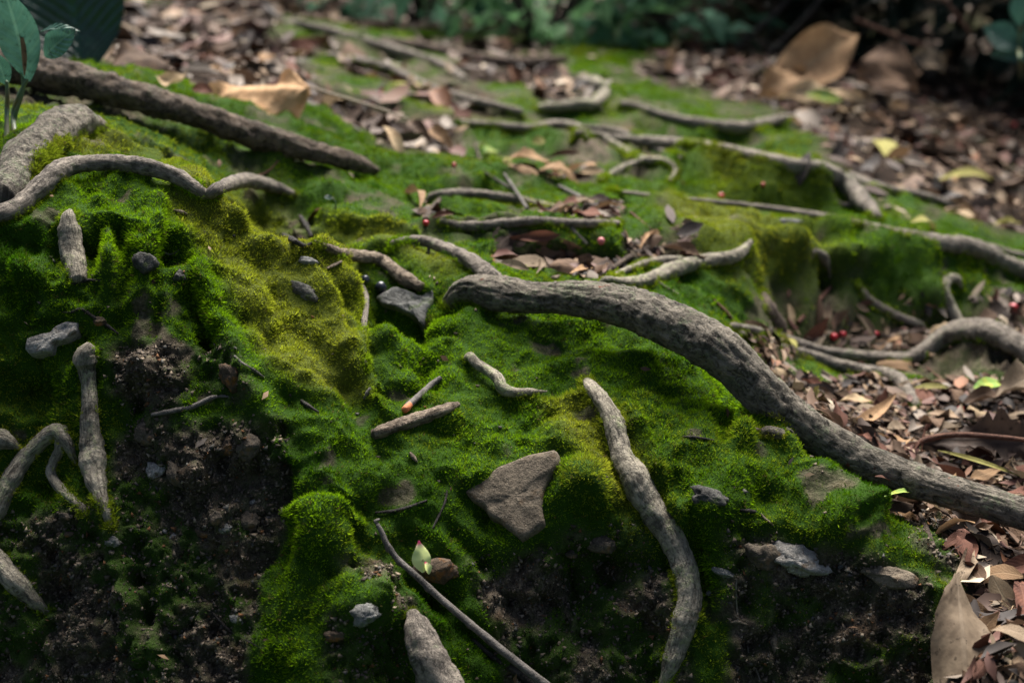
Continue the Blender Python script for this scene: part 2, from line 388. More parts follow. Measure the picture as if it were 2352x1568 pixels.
# what grows where, outlined on the survey and carried to the ground
U0, V0 = project(BF)
jit = 14 + 10 * fbm(BF * 9.0, 2)
JU = U0 + 42 * fbm(BF * 14.0 + 3.1, 4, 0.65); JV = V0 + 20 * fbm(BF * 14.0 + 9.7, 3)
LITTER = [
 [(780,140),(900,172),(1000,216),(1180,265),(1090,272),(900,215),(780,190)], [(1050,150),(1290,150),(1300,180),(1200,200),(1060,195)], [(900,92),(1290,118),(1290,140),(1000,128)],
 [(1690,745),(1800,762),(2000,752),(2120,745),(2200,740),(2260,690),(2500,670),(2700,1700),(2185,1700),(2195,1330),(2130,1230),(2010,1180),(1900,1060),(1800,930),(1740,820)],
 [(2600,600),(2300,560),(2200,530),(2020,500),(1970,420),(1850,330),(1800,265),(1500,210),(1440,160),(1600,90),(2600,60)],
 [(150,20),(560,20),(700,60),(780,110),(700,150),(720,210),(880,250),(1050,300),(1020,350),(900,340),(780,300),(640,240),(480,210),(200,150)],
 [(1130,596),(1300,592),(1430,612),(1400,650),(1220,645),(1130,630)],
 [(1100,372),(1380,372),(1385,430),(1200,424)], [(1270,482),(1420,470),(1440,510),(1260,507)],
 [(1180,185),(1340,180),(1380,240),(1230,246)], [(1040,140),(1200,150),(1190,200),(1060,190)], [(820,250),(1050,290),(1050,350),(860,345)],
 [(-300,80),(100,60),(240,150),(100,140),(-300,110)], [(1010,505),(1040,490),(960,480),(950,515)], [(1420,560),(1570,545),(1590,590),(1430,610)],
 [(-300,-200),(2600,-200),(2600,40),(1500,80),(1200,95),(800,60),(300,10),(-300,0)],
]
MOSS_IN = [[(1780,835),(1900,885),(2080,895),(2160,885),(2500,885),(2500,810),(2200,800),(2080,850),(1900,830)], [(2030,435),(2210,480),(2200,510),(2040,500)],
           [(1290,130),(1380,135),(1450,180),(1440,205),(1310,180)], [(560,75),(760,70),(800,100),(640,100)], [(780,100),(900,120),(1050,190),(960,200),(800,150)]]
SOIL = [
 [(1060,1300),(1250,1260),(1560,1310),(1600,1700),(1180,1700)],
 [(300,965),(420,985),(650,965),(650,1150),(590,1290),(545,1700),(-400,1700),(-400,1180),(150,1185),(250,1150),(280,1000)],
 [(260,800),(420,790),(450,900),(360,960),(270,930)], [(455,780),(540,800),(570,900),(520,930),(460,880)],
 [(1250,1245),(1480,1200),(1530,1290),(1570,1400),(1480,1480),(1280,1420),(1230,1330)],
 [(1620,1190),(1760,1225),(1960,1285),(2110,1330),(2190,1700),(1650,1700),(1700,1400),(1660,1280)],
 [(-300,170),(80,185),(440,275),(400,300),(180,250),(-300,250)], [(780,1290),(910,1300),(930,1390),(820,1400)],
 [(1810,610),(1990,640),(2000,740),(1830,740)], [(640,490),(730,520),(740,620),(650,570)], [(2060,840),(2500,800),(2500,875),(2080,870)],
 [(1320,305),(1480,335),(1560,385),(1420,400),(1300,345)], [(1060,285),(1330,300),(1320,330),(1080,310)], [(880,130),(1080,200),(1180,260),(1060,240),(900,165)], [(500,380),(620,400),(640,440),(540,430)],
 [(750,1400),(930,1450),(940,1700),(720,1700)], [(1990,1110),(2190,1230),(2195,1330),(2110,1290)],
]
OLIVE = [[(330,380),(470,470),(720,590),(840,640),(840,830),(870,950),(640,860),(520,640),(420,520)], [(700,505),(900,520),(1060,590),(1050,660),(940,600),(760,560)],
         [(160,300),(320,345),(300,370),(140,360)], [(1250,900),(1380,900),(1500,1150),(1430,1180),(1280,1000)], [(1500,440),(1900,520),(1950,640),(1700,640),(1560,560)],
         [(1580,340),(1900,430),(1900,480),(1600,400)], [(860,200),(1080,240),(1230,300),(1000,290)], [(400,430),(680,470),(660,560),(520,540)],
         [(1370,230),(1440,280),(1540,320),(1500,330),(1390,290)]]
def mask(polys):
    m = np.zeros(len(U0), bool)
    for p in polys: m |= inpoly(JU, JV, p)
    return m.astype(float).reshape(A2.shape)
def soften(m, n):
    for _ in range(n):
        m = (m + np.roll(m, 1, 0) + np.roll(m, -1, 0) + np.roll(m, 1, 1) + np.roll(m, -1, 1)) / 5
    return m
LIT = soften(mask(LITTER) * (1 - mask(MOSS_IN)), 8)
SOI = soften(mask(SOIL), 10)
OLI = soften(mask(OLIVE), 30)

# relief on top of the fitted form
P = BF
wl, ws = LIT.ravel(), SOI.ravel()
wm = np.clip(1 - wl - ws, 0, 1)
near = 1 - smooth(2.2, 4.0, P[:, 1])
big = fbm(P * 7.0, 3)
cush = 1 - np.abs(fbm(P * 19.0 + 5.0, 3)) * 2.2                     # cushion shapes
cush2 = 1 - np.abs(fbm(P * 46.0 + 15.0, 2)) * 2.2
D = 0.015 * big + wm * (0.0112 * cush + 0.0026 * cush2 - 0.006) * (0.35 + 0.65 * near) + 0.0022 * fbm(P * 90.0, 2) * near
crumb = 1 - np.abs(fbm(P * 34.0 + 1.7, 4, 0.62)) * 2.4
D += ws * (0.017 * crumb - 0.010 + 0.009 * fbm(P * 75.0, 4, 0.7) + 0.012 * fbm(np.stack([P[:, 0] * 30, P[:, 1] * 8, P[:, 2] * 9], -1), 3)) * near
D += wl * 0.004 * fbm(P * 40.0, 3)
# draped folds running down the steep faces
st = np.clip(1 - NF[:, 2], 0, 1) * near
D += st * 0.028 * fbm(np.stack([P[:, 0] * 15, P[:, 1] * 4, P[:, 2] * 5], -1), 3)
D += 0.016 * fbm(P * 5.0 + 30.0, 3) * smooth(1.5, 2.0, P[:, 1])
D += (0.040 * fbm(np.stack([P[:, 0] * 3.0 + 4.0, P[:, 1] * 8.0 + 0.6 * np.sin(P[:, 0] * 4), 0 * P[:, 0]], -1), 3, 0.45)) * smooth(1.55, 1.95, P[:, 1])
LN = np.zeros(len(P))
FEATURES = [  # photo column, row, radius px, height in metres (negative: holes)
 (390,585,24,-.045),(472,772,20,-.05),(395,560,20,-.03),(1900,640,26,-.07),(1330,1350,70,-.05),(1420,1310,50,-.04),(1260,1400,45,-.03),(480,430,30,-.02),
 (110,1120,40,-.02),(60,900,50,-.02),(310,930,35,-.02),(330,1420,26,-.03),(300,1330,20,-.025),(1010,1380,35,-.03),(900,1350,30,-.02),(1670,930,34,-.02),(1750,1150,40,-.012),
 (240,340,75,.02),(820,600,60,.012),(1140,560,60,.012),(740,1215,80,.022),(850,1370,85,.028),(870,780,55,.012),(330,840,60,.025),(170,560,70,-.02),(250,600,45,.015),(70,620,50,.018),
 (1250,570,80,.012),(1380,560,60,.010),(1760,430,70,.018),(1860,450,45,.018),(1620,400,70,.012),(1680,560,70,.018),(1800,580,60,.016),(2000,600,60,.014),(1335,1120,62,.030),(1280,1000,50,.010),
 (1620,1170,48,.020),(1900,1210,70,.020),(1830,1120,60,.012),(1960,1190,45,.012),(1690,1000,40,.014),(1110,600,40,.012),(1090,475,60,.016),(1450,250,50,.02),(2120,700,50,.016),(1130,1180,50,-.015),
 (2230,830,70,.035),(2310,830,60,.035),(560,460,60,.012),(700,560,45,.012),(900,580,60,.014),(480,330,50,.012),(620,400,45,.012),(760,460,50,.014),(560,1000,45,.014),(450,1080,45,.014),(520,1200,55,.012)]
for (u, v, r, h) in FEATURES:
    c = np.array(cast_base(u, v)); rr = r * c[1] / FPX
    sel = np.nonzero(np.abs(P[:, 0] - c[0]) + np.abs(P[:, 1] - c[1]) < 4 * rr)[0]
    if len(sel):
        q = ((P[sel] - c) ** 2).sum(-1) / rr ** 2
        D[sel] += 1.35 * h * np.exp(-q * 1.3)
LINES = [  # ridges and grooves: photo points, radius px, height in metres
 ([(120,500),(110,560),(120,640)],18,-.03), ([(205,490),(215,560),(200,650),(230,720)],17,-.032), ([(285,560),(300,640),(290,720)],15,-.026), ([(345,600),(365,690),(350,770)],15,-.026), ([(40,560),(30,650),(50,740)],16,-.026), ([(245,530),(255,600),(250,660)],20,.016), ([(320,560),(335,630)],20,.014), ([(160,680),(240,700),(330,720)],16,-.02), ([(20,760),(120,740),(200,780)],14,-.022), ([(90,830),(110,900),(90,980)],18,-.022), ([(260,860),(270,960),(300,1040)],16,-.022),
 ([(330,392),(440,470),(560,578),(700,622),(835,652)],40,.016), ([(690,650),(760,760),(800,850),(860,945)],45,.012),
 ([(840,660),(848,760),(850,850),(880,900)],18,-.022), ([(975,770),(985,840),(975,890)],22,-.022), ([(850,925),(930,900),(990,880)],30,-.02),
 ([(1440,960),(1500,1080),(1570,1200)],26,.014), ([(1360,960),(1395,1060),(1440,1150)],18,-.016), ([(1600,1180),(1610,1300),(1630,1420)],20,-.022),
 ([(1690,930),(1790,1025),(1900,1120),(1985,1215),(1995,1290)],32,.016), ([(1660,890),(1700,960),(1660,1010)],22,-.024),
 ([(640,985),(655,1080),(640,1200),(600,1290)],22,-.02), ([(560,880),(620,960),(650,1050)],30,.012), ([(450,620),(500,740),(560,860)],34,.016), ([(420,560),(450,680),(480,790)],20,-.022),
 ([(960,528),(1100,535),(1250,532),(1430,535)],22,.020), ([(1110,618),(1250,605),(1430,610)],20,-.016), ([(1580,372),(1700,408),(1880,455)],24,.022), ([(1560,435),(1750,462),(1900,487)],13,-.014), ([(1500,472),(1700,492),(1900,522),(2060,562),(2200,592),(2340,640)],24,.018),
 ([(1000,462),(1100,460),(1250,482)],18,.018), ([(1083,300),(1219,312),(1340,312)],16,.022), ([(1264,262),(1366,256),(1400,228)],20,.030), ([(1460,268),(1600,300),(1720,308),(1800,292)],18,.034),
 ([(775,92),(950,143),(1060,195)],13,.034), ([(775,145),(940,195),(1185,268)],13,.034), ([(912,112),(1117,152),(1290,150)],13,.036), ([(850,228),(1000,242),(1150,285)],11,-.022), ([(1090,335),(1250,350),(1330,345)],14,-.02),
 ([(1030,500),(1200,498)],10,-.016), ([(900,395),(1000,410),(1120,425)],18,.018), ([(900,455),(960,470)],16,-.018), ([(1420,360),(1500,420)],16,-.016), ([(1560,345),(1720,385),(1880,430)],12,-.02),
 ([(200,430),(210,520),(200,600)],26,-.016), ([(70,560),(90,650),(60,720)],24,-.016), ([(270,520),(290,640),(260,740)],22,-.018), ([(360,470),(350,540),(330,600)],24,.012),
 ([(480,462),(600,538),(730,590),(850,625)],20,-.032), ([(420,300),(560,350),(720,400)],20,-.02), ([(300,330),(420,380),(480,420)],24,-.016), ([(700,470),(820,520),(950,545)],22,.012),
 ([(1040,1230),(1120,1300),(1200,1420)],26,-.018), ([(700,1290),(760,1310),(820,1300)],20,-.02), ([(650,1180),(720,1180),(820,1200)],24,.012), ([(950,1330),(1040,1420),(1120,1500)],26,-.024),
 ([(1700,520),(1820,560),(1980,600)],30,.014), ([(1990,560),(2100,600),(2300,640)],26,.012), ([(1980,760),(2100,748),(2200,745)],14,-.014),
 ([(1250,1260),(1400,1285),(1540,1300)],26,-.03), ([(1300,1450),(1400,1470),(1500,1450)],30,-.014), ([(230,1140),(260,1280),(300,1420)],20,.014), ([(310,1250),(350,1400),(400,1500)],24,-.016)]
for (pts, r, h) in LINES:
    cs = [np.array(cast_base(*p)) for p in pts]
    for a_, b_ in zip(cs[:-1], cs[1:]):
        rr = r * 0.5 * (a_[1] + b_[1]) / FPX
        lo, hi = np.minimum(a_, b_) - 3 * rr, np.maximum(a_, b_) + 3 * rr
        sel = np.nonzero((P[:, 0] > lo[0]) & (P[:, 0] < hi[0]) & (P[:, 1] > lo[1]) & (P[:, 1] < hi[1]))[0]
        if not len(sel): continue
        ab = b_ - a_; t = ((P[sel] - a_) @ ab) / (ab @ ab)
        tc_ = np.clip(t, 0, 1); q = ((P[sel] - a_ - tc_[:, None] * ab) ** 2).sum(-1) / rr ** 2
        hc = float(np.clip(h * (1.7 if a_[1] > 1.55 else 1.6), -1.6 * rr, 1.3 * rr))
        val = hc * np.exp(-q * 1.2)
        LN[sel] = np.where(np.abs(val) > np.abs(LN[sel]), val, LN[sel])
D += LN * (1 + 0.5 * fbm(P * 22.0, 2))
lod = 1 - smooth(6.0, 8.0, P[:, 1])
G = (BF + NF * (D * lod)[:, None]).reshape(nY, nA, 3)
NG = grid_normals(G)
gv = G.reshape(-1, 3)
ii, jj = np.meshgrid(np.arange(nA - 1), np.arange(nY - 1))
q0 = (jj * nA + ii).ravel()
quads = np.stack([q0, q0 + 1, q0 + nA + 1, q0 + nA], -1)

M['ground'], nt, b = new_mat('forest soil under moss')
k = N(nt); oc = k.obj()
a_m, a_l, a_o = k.attr('moss').outputs['Fac'], k.attr('litter').outputs['Fac'], k.attr('olive').outputs['Fac']
n1 = k.noise(oc, 30.0, 6, 0.65); n2 = k.noise(oc, 240.0, 5, 0.7); n3 = k.noise(oc, 900.0, 2, 0.6)
soil = k.ramp(k.math('ADD', k.math('MULTIPLY', n1, 0.5), k.math('MULTIPLY', n2, 0.5)), [(0.36, (0.024, 0.019, 0.014)), (0.52, (0.10, 0.078, 0.056)), (0.68, (0.25, 0.20, 0.145))])
soil = k.mix(k.ramp(k.noise(oc, 20.0, 3), [(0.56, 0.0), (0.7, 0.6)]), soil, (0.11, 0.065, 0.035))
vor = k.n('ShaderNodeTexVoronoi'); vor.inputs['Scale'].default_value = 300.0; k.l(oc, vor.inputs['Vector'])
grit = k.math('MULTIPLY', k.ramp(vor.outputs['Distance'], [(0.10, 1.0), (0.2, 0.0)]), k.ramp(n3, [(0.5, 0.0), (0.56, 1.0)]))
soil = k.mix(grit, soil, (0.36, 0.30, 0.23))
lit = k.ramp(k.math('ADD', k.math('MULTIPLY', n1, 0.35), k.math('MULTIPLY', n2, 0.65)), [(0.38, (0.010, 0.007, 0.005)), (0.55, (0.036, 0.022, 0.014)), (0.7, (0.09, 0.053, 0.032))])
mos = k.mix(a_o, k.mix(n1, (0.012, 0.042, 0.003), (0.045, 0.10, 0.006)), (0.085, 0.105, 0.012))
algae = k.ramp(k.noise(oc, 26.0, 5, 0.7), [(0.47, 0.0), (0.60, 0.75)])
soil = k.mix(k.math('MULTIPLY', algae, k.ramp(n2, [(0.4, 0.3), (0.6, 1.0)])), soil, (0.022, 0.042, 0.008))
c = k.mix(a_l, soil, lit)
c = k.mix(a_m, c, mos)
k.l(c, b.inputs['Base Color']); b.inputs['Roughness'].default_value = 0.95
b.inputs['Specular IOR Level'].default_value = 0.12
hh = k.math('ADD', k.math('ADD', k.math('MULTIPLY', n2, 1.0), k.math('MULTIPLY', n3, 0.35)), k.math('MULTIPLY', grit, 0.4))
k.l(k.bump(hh, 1.0, 0.006), b.inputs['Normal'])

me = bpy.data.meshes.new('ground')
me.vertices.add(len(gv)); me.vertices.foreach_set('co', gv.ravel())
me.loops.add(quads.size); me.loops.foreach_set('vertex_index', quads.ravel())
me.polygons.add(len(quads)); me.polygons.foreach_set('loop_start', np.arange(0, quads.size, 4))
me.polygons.foreach_set('loop_total', np.full(len(quads), 4))
me.update(); me.validate()
me.polygons.foreach_set('use_smooth', np.ones(len(quads), bool))
# moss cover of every point: nearly closed outside soil and litter, ragged patches on soil
patch = fbm(P * 16.0 + 41.0, 4, 0.6)
COV = np.clip(wm + ws * smooth(-0.08, 0.16, patch) * 0.8 + wl * smooth(0.25, 0.45, patch) * 0.3, 0, 1)
COV *= 1 - 0.9 * smooth(0.40, 0.52, fbm(P * 30.0 + 77.0, 3)) * near * smooth(0.02, 0.15, ws + wl + 0.12)
bald = smooth(0.22, 0.36, fbm(P * 11.0 + 91.0, 4, 0.6)) * 0.7 * smooth(1.5, 1.7, P[:, 1]) + smooth(0.05, 0.3, fbm(P * 7.0 + 31.0, 4, 0.6)) * 0.6 * smooth(2.2, 2.8, P[:, 1])
bald = np.minimum(bald, 0.9)
COV = COV * (1 - bald)
for nm, val in (('moss', COV), ('litter', wl), ('olive', OLI.ravel())):
    at_ = me.attributes.new(nm, 'FLOAT', 'POINT'); at_.data.foreach_set('value', np.ascontiguousarray(val, dtype=np.float32))
me.materials.append(M['ground'])
ground = bpy.data.objects.new('ground', me); col.objects.link(ground)
tag(ground, 'dark earth mound under moss and leaf litter', None, None, 'structure')

# picking on the finished ground
sub = (np.abs(A2[:-1, :-1]) < 0.62) & (Y2[:-1, :-1] > 0.7) & (Y2[:-1, :-1] < 8)
bvh = BVHTree.FromPolygons(gv.tolist(), quads[sub.ravel()].tolist())
O = Vector((0, 0, CAM_Z))
def pick(u, v):
    d = ray(u, v).normalized()
    loc, nrm, idx, dist = bvh.ray_cast(O, d, 20)
    if loc is None:
        loc = at(u, v, 5.5); nrm = Vector((0, 0, 1))
    if nrm.z < 0: nrm = -nrm
    return loc, nrm
def drop(x, y):
    loc, nrm, idx, dist = bvh.ray_cast(Vector((x, y, 3)), Vector((0, 0, -1)), 10)
    if loc is None: return Vector((x, y, 0)), Vector((0, 0, 1))
    if nrm.z < 0: nrm = -nrm
    return loc, nrm

# ------------------------------------------------------------------ moss: fine single leaves standing in tufts all over the ground
M['moss'], nt, b = new_mat('moss leaves'); k = N(nt)
c = k.attr('tint').outputs['Color']
k.l(c, b.inputs['Base Color']); b.inputs['Roughness'].default_value = 0.7; b.inputs['Specular IOR Level'].default_value = 0.0
tr = k.n('ShaderNodeBsdfTranslucent'); k.l(c, tr.inputs[0])
mx = k.n('ShaderNodeMixShader'); mx.inputs[0].default_value = 0.30
k.l(b.outputs[0], mx.inputs[1]); k.l(tr.outputs[0], mx.inputs[2]); k.l(mx.outputs[0], nt.nodes['Material Output'].inputs[0])
def unit(a): return a / (np.linalg.norm(a, axis=-1, keepdims=True) + 1e-12)
def moss_object(name, pts, nrm, scl, tint, label, blades=9, length=0.0031, width=0.00105, spread=0.0032, lean=0.75):
    n = len(pts); m = blades
    d = unit(nrm * 0.75 + np.array([0, 0, 0.45]) + rng.normal(0, 0.20, (n, 3)))
    t1 = unit(np.cross(d, np.array([0.31, 0.83, 0.12]))); t2 = np.cross(d, t1)
    a = rng.uniform(0, 6.283, (n, m)); rr = np.sqrt(rng.random((n, m)))
    out = np.cos(a)[..., None] * t1[:, None] + np.sin(a)[..., None] * t2[:, None]
    s = scl[:, None, None]
    base = pts[:, None] + out * rr[..., None] * spread * s - nrm[:, None] * 0.0012
    dr = unit(d[:, None] + out * (lean * (0.2 + rr) * rng.uniform(0.4, 1.3, (n, m)))[..., None] + rng.normal(0, 0.15, (n, m, 3)))
    L = (length * rng.uniform(0.6, 1.3, (n, m)))[..., None] * s
    wd = unit(np.cross(dr, rng.normal(0, 1, (n, m, 3)))) * (width * 0.5) * s * rng.uniform(0.7, 1.2, (n, m))[..., None]
    V = np.stack([base - wd, base + wd, base + dr * L], 2).reshape(-1, 3)
    nb = n * m
    m_ = bpy.data.meshes.new(name)
    m_.vertices.add(nb * 3); m_.vertices.foreach_set('co', V.astype(np.float32).ravel())
    m_.loops.add(nb * 3); m_.loops.foreach_set('vertex_index', np.arange(nb * 3))
    m_.polygons.add(nb); m_.polygons.foreach_set('loop_start', np.arange(0, nb * 3, 3)); m_.polygons.foreach_set('loop_total', np.full(nb, 3))
    m_.update()
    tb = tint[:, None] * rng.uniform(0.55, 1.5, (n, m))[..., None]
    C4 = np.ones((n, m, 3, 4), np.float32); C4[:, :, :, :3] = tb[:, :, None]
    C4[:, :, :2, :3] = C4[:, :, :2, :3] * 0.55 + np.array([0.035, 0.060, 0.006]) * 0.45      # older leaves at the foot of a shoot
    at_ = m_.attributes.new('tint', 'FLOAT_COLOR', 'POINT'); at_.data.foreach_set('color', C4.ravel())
    m_.materials.append(M['moss'])
    o = bpy.data.objects.new(name, m_); col.objects.link(o)
    tag(o, label, 'moss', None, 'stuff')
    return o
MDEEP, MMID, MOLV = np.array([0.040, 0.125, 0.003]), np.array([0.205, 0.365, 0.006]), np.array([0.43, 0.44, 0.035])
MBRN = np.array([0.13, 0.105, 0.035])
def moss_tint(p, ol):
    n = len(p)
    f = fbm(p * 11.0 + 20.0, 4, 0.6) * 1.5 + rng.normal(0, 0.22, n)
    t = MDEEP + (MMID - MDEEP) * smooth(-0.65, 0.35, f)[:, None]
    o_ = np.clip(ol * 0.75 + 0.5 * smooth(0.10, 0.75, fbm(p * 8.0 + 60.0, 3) * 1.6 + rng.normal(0, 0.2, n)), 0, 1)
    t = t + (MOLV - t) * o_[:, None]
    br = (rng.random(n) < 0.035)[:, None]
    t = np.where(br, MBRN, t)
    return t * rng.uniform(0.65, 1.3, (n, 1)) * (1 - 0.15 * smooth(1.5, 2.0, p[:, 1]))[:, None]
def scatter_ground(dens_fn, n_total, ymin, ymax, amax=0.5):
    """random points on the ground quads weighted by area and density"""
    c = G[:-1, :-1]; e1 = G[:-1, 1:] - c; e2 = G[1:, :-1] - c
    area = np.linalg.norm(np.cross(e1, e2), axis=-1)
    w = area * dens_fn(G[:-1, :-1])
    w = w * (np.abs(A2[:-1, :-1]) < amax) * (Y2[:-1, :-1] > ymin) * (Y2[:-1, :-1] < ymax)
    w = w.ravel(); cs = np.cumsum(w); k_ = np.searchsorted(cs, rng.random(n_total) * cs[-1])
    j, i = np.divmod(k_, nA - 1)
    s, t = rng.random(n_total)[:, None], rng.random(n_total)[:, None]
    p = (G[j, i] * (1 - s) + G[j, i + 1] * s) * (1 - t) + (G[j + 1, i] * (1 - s) + G[j + 1, i + 1] * s) * t
    return p, NG[j, i], j * nA + i
EXCL = []            # bare stones: (centre, radius) or an outline on the slope
def moss_keep(p):
    k_ = np.ones(len(p), bool)
    u, v = project(p)
    for e in EXCL:
        if e[0] == 's': k_ &= (((p - e[1]) / e[2]) ** 2).sum(-1) > 1
        else: k_ &= ~(inpoly(u, v, e[1]) & (np.abs(p[:, 1] - e[2]) < 0.12))
    return k_
def moss_band(name, n, y0, y1, s0, s1, label, blades):
    cv = COV.reshape(nY, nA)[:-1, :-1]
    p, nn, vi = scatter_ground(lambda g: cv ** 1.3, n, y0, y1)
    kp = moss_keep(p); p, nn, vi = p[kp], nn[kp], vi[kp]; n = len(p)
    s = s0 + (s1 - s0) * (p[:, 1] - y0) / (y1 - y0)
    sc = s * rng.uniform(0.7, 1.25, n) * (0.55 + 0.45 * COV[vi]) * (1 + 0.35 * fbm(p * 25.0, 2)) * (1 - 0.35 * ws[vi])
    return moss_object(name, p, nn, sc, moss_tint(p, OLI.ravel()[vi]), label, blades)

# ------------------------------------------------------------------ roots, branches and twigs
def catmull(pts, rad, step):
    pts = np.asarray(pts, float); rad = np.asarray(rad, float)
    p = np.vstack([2 * pts[0] - pts[1], pts, 2 * pts[-1] - pts[-2]]); r = np.concatenate([[rad[0]], rad, [rad[-1]]])
    op, orr = [], []
    for i in range(1, len(p) - 2):
        n = max(2, int(np.linalg.norm(p[i + 1] - p[i]) / step))
        for t in np.arange(n) / n:
            a = 0.5 * ((2 * p[i]) + (-p[i-1] + p[i+1]) * t + (2*p[i-1] - 5*p[i] + 4*p[i+1] - p[i+2]) * t**2 + (-p[i-1] + 3*p[i] - 3*p[i+1] + p[i+2]) * t**3)
            tt = t * t * (3 - 2 * t)
            op.append(a); orr.append(r[i] * (1 - tt) + r[i + 1] * tt)
    op.append(p[-2]); orr.append(r[-2])
    return np.array(op), np.array(orr)
def tube(name, pts, rad, mat, seg=18, lump=0.12, ridge=0.05, seed=0, step=None, parent=None, flat=1.0, knots=(), crease=0.0):
    step = step or max(0.0018, float(np.mean(rad)) * 0.15)
    P_, R_ = catmull(pts, rad, step)
    n = len(P_)
    T = np.gradient(P_, axis=0); T /= np.linalg.norm(T, axis=1, keepdims=True) + 1e-12
    nrm = np.cross(T[0], [0.1, 0.2, 1.0]); nrm /= np.linalg.norm(nrm)
    Ns = [nrm]
    for i in range(1, n):
        v = Ns[-1] - T[i] * np.dot(Ns[-1], T[i]); Ns.append(v / (np.linalg.norm(v) + 1e-12))
    Ns = np.array(Ns); Bs = np.cross(T, Ns)
    arc = np.concatenate([[0], np.cumsum(np.linalg.norm(np.diff(P_, axis=0), axis=1))])
    th = np.linspace(0, 2 * math.pi, seg, endpoint=False)
    cx, sx = np.cos(th), np.sin(th)
    base = P_[:, None] + R_[:, None, None] * (cx[None, :, None] * Ns[:, None] + sx[None, :, None] * Bs[:, None])
    rm = max(float(np.mean(R_)), 0.001)
    q = base.reshape(-1, 3)
    f = 1 + lump * fbm(q / rm * 0.45 + seed * 7.7, 3) + ridge * fbm(q / rm * 1.6 + seed * 3.1, 3, 0.65)
    ax = np.stack([np.repeat(arc / rm * 0.12, seg), np.tile(cx * 1.6, n), np.tile(sx * 1.6, n)], -1)
    f += ridge * 1.6 * fbm(ax + seed, 3)
    if crease:                                               # furrows running along the bark, broken by cross cracks
        a2 = np.stack([np.repeat(arc / rm * 0.30, seg), np.tile(cx * 2.6, n), np.tile(sx * 2.6, n)], -1) + seed
        f -= crease * np.maximum(0, 1 - np.abs(fbm(a2 + 0.35 * fbm(q / rm * 1.2, 2)[:, None], 3, 0.6)) / 0.13)
        f += crease * 0.8 * (smooth(0.05, 0.16, fbm(q / rm * 0.9 + seed * 2.3, 3, 0.6)) - 0.5)
    for (s, amt, ln) in knots:
        f += amt * np.repeat(np.exp(-((arc / arc[-1] - s) / ln) ** 2), seg) * (0.6 + 0.8 * np.tile(np.cos(th - seed), n))
    f = f.reshape(n, seg)
    V = P_[:, None] + (R_ * 1.0)[:, None, None] * f[..., None] * (cx[None, :, None] * Ns[:, None] + sx[None, :, None] * Bs[:, None])
    if flat != 1.0:
        V[..., 2] = P_[:, None, 2] + (V[..., 2] - P_[:, None, 2]) * flat
    uv = np.stack([np.repeat(arc, seg), np.tile(np.abs(np.linspace(-1, 1, seg)), n)], -1)
    vs = V.reshape(-1, 3).tolist(); fs = []
    for i in range(n - 1):
        for j in range(seg):
            k2 = (j + 1) % seg
            fs.append((i * seg + j, i * seg + k2, (i + 1) * seg + k2, (i + 1) * seg + j))
    c0, c1 = len(vs), len(vs) + 1
    vs.append((P_[0] - T[0] * R_[0] * 0.35).tolist()); vs.append((P_[-1] + T[-1] * R_[-1] * 0.35).tolist())
    uv = np.vstack([uv, [0, 0.5], [arc[-1], 0.5]])
    for j in range(seg):
        k2 = (j + 1) % seg
        fs.append((c0, k2, j)); fs.append((c1, (n - 1) * seg + j, (n - 1) * seg + k2))
    return mesh_obj(name, vs, fs, mat, parent, uv)
def path3d(pts, sink=0.32, smooth_n=1, lift=0.0):
    ys = []
    for q in pts:
        if len(q) > 3: ys.append(q[3])
        else: ys.append(pick(q[0], q[1] + sink * q[2])[0].y)
    ys = np.array(ys); fixed = np.array([len(q) > 3 for q in pts])
    for _ in range(smooth_n):
        y2 = ys.copy()
        if len(ys) > 2: y2[1:-1] = 0.25 * ys[:-2] + 0.5 * ys[1:-1] + 0.25 * ys[2:]
        ys = np.where(fixed, ys, np.minimum(y2, ys + 0.01))
    c = [np.array(at(q[0], q[1], y)) + np.array([0, 0, lift]) for q, y in zip(pts, ys)]
    r = [q[2] * 0.5 * (y / CT) / FPX * 0.98 for q, y in zip(pts, ys)]
    return c, r
MOSSY = []
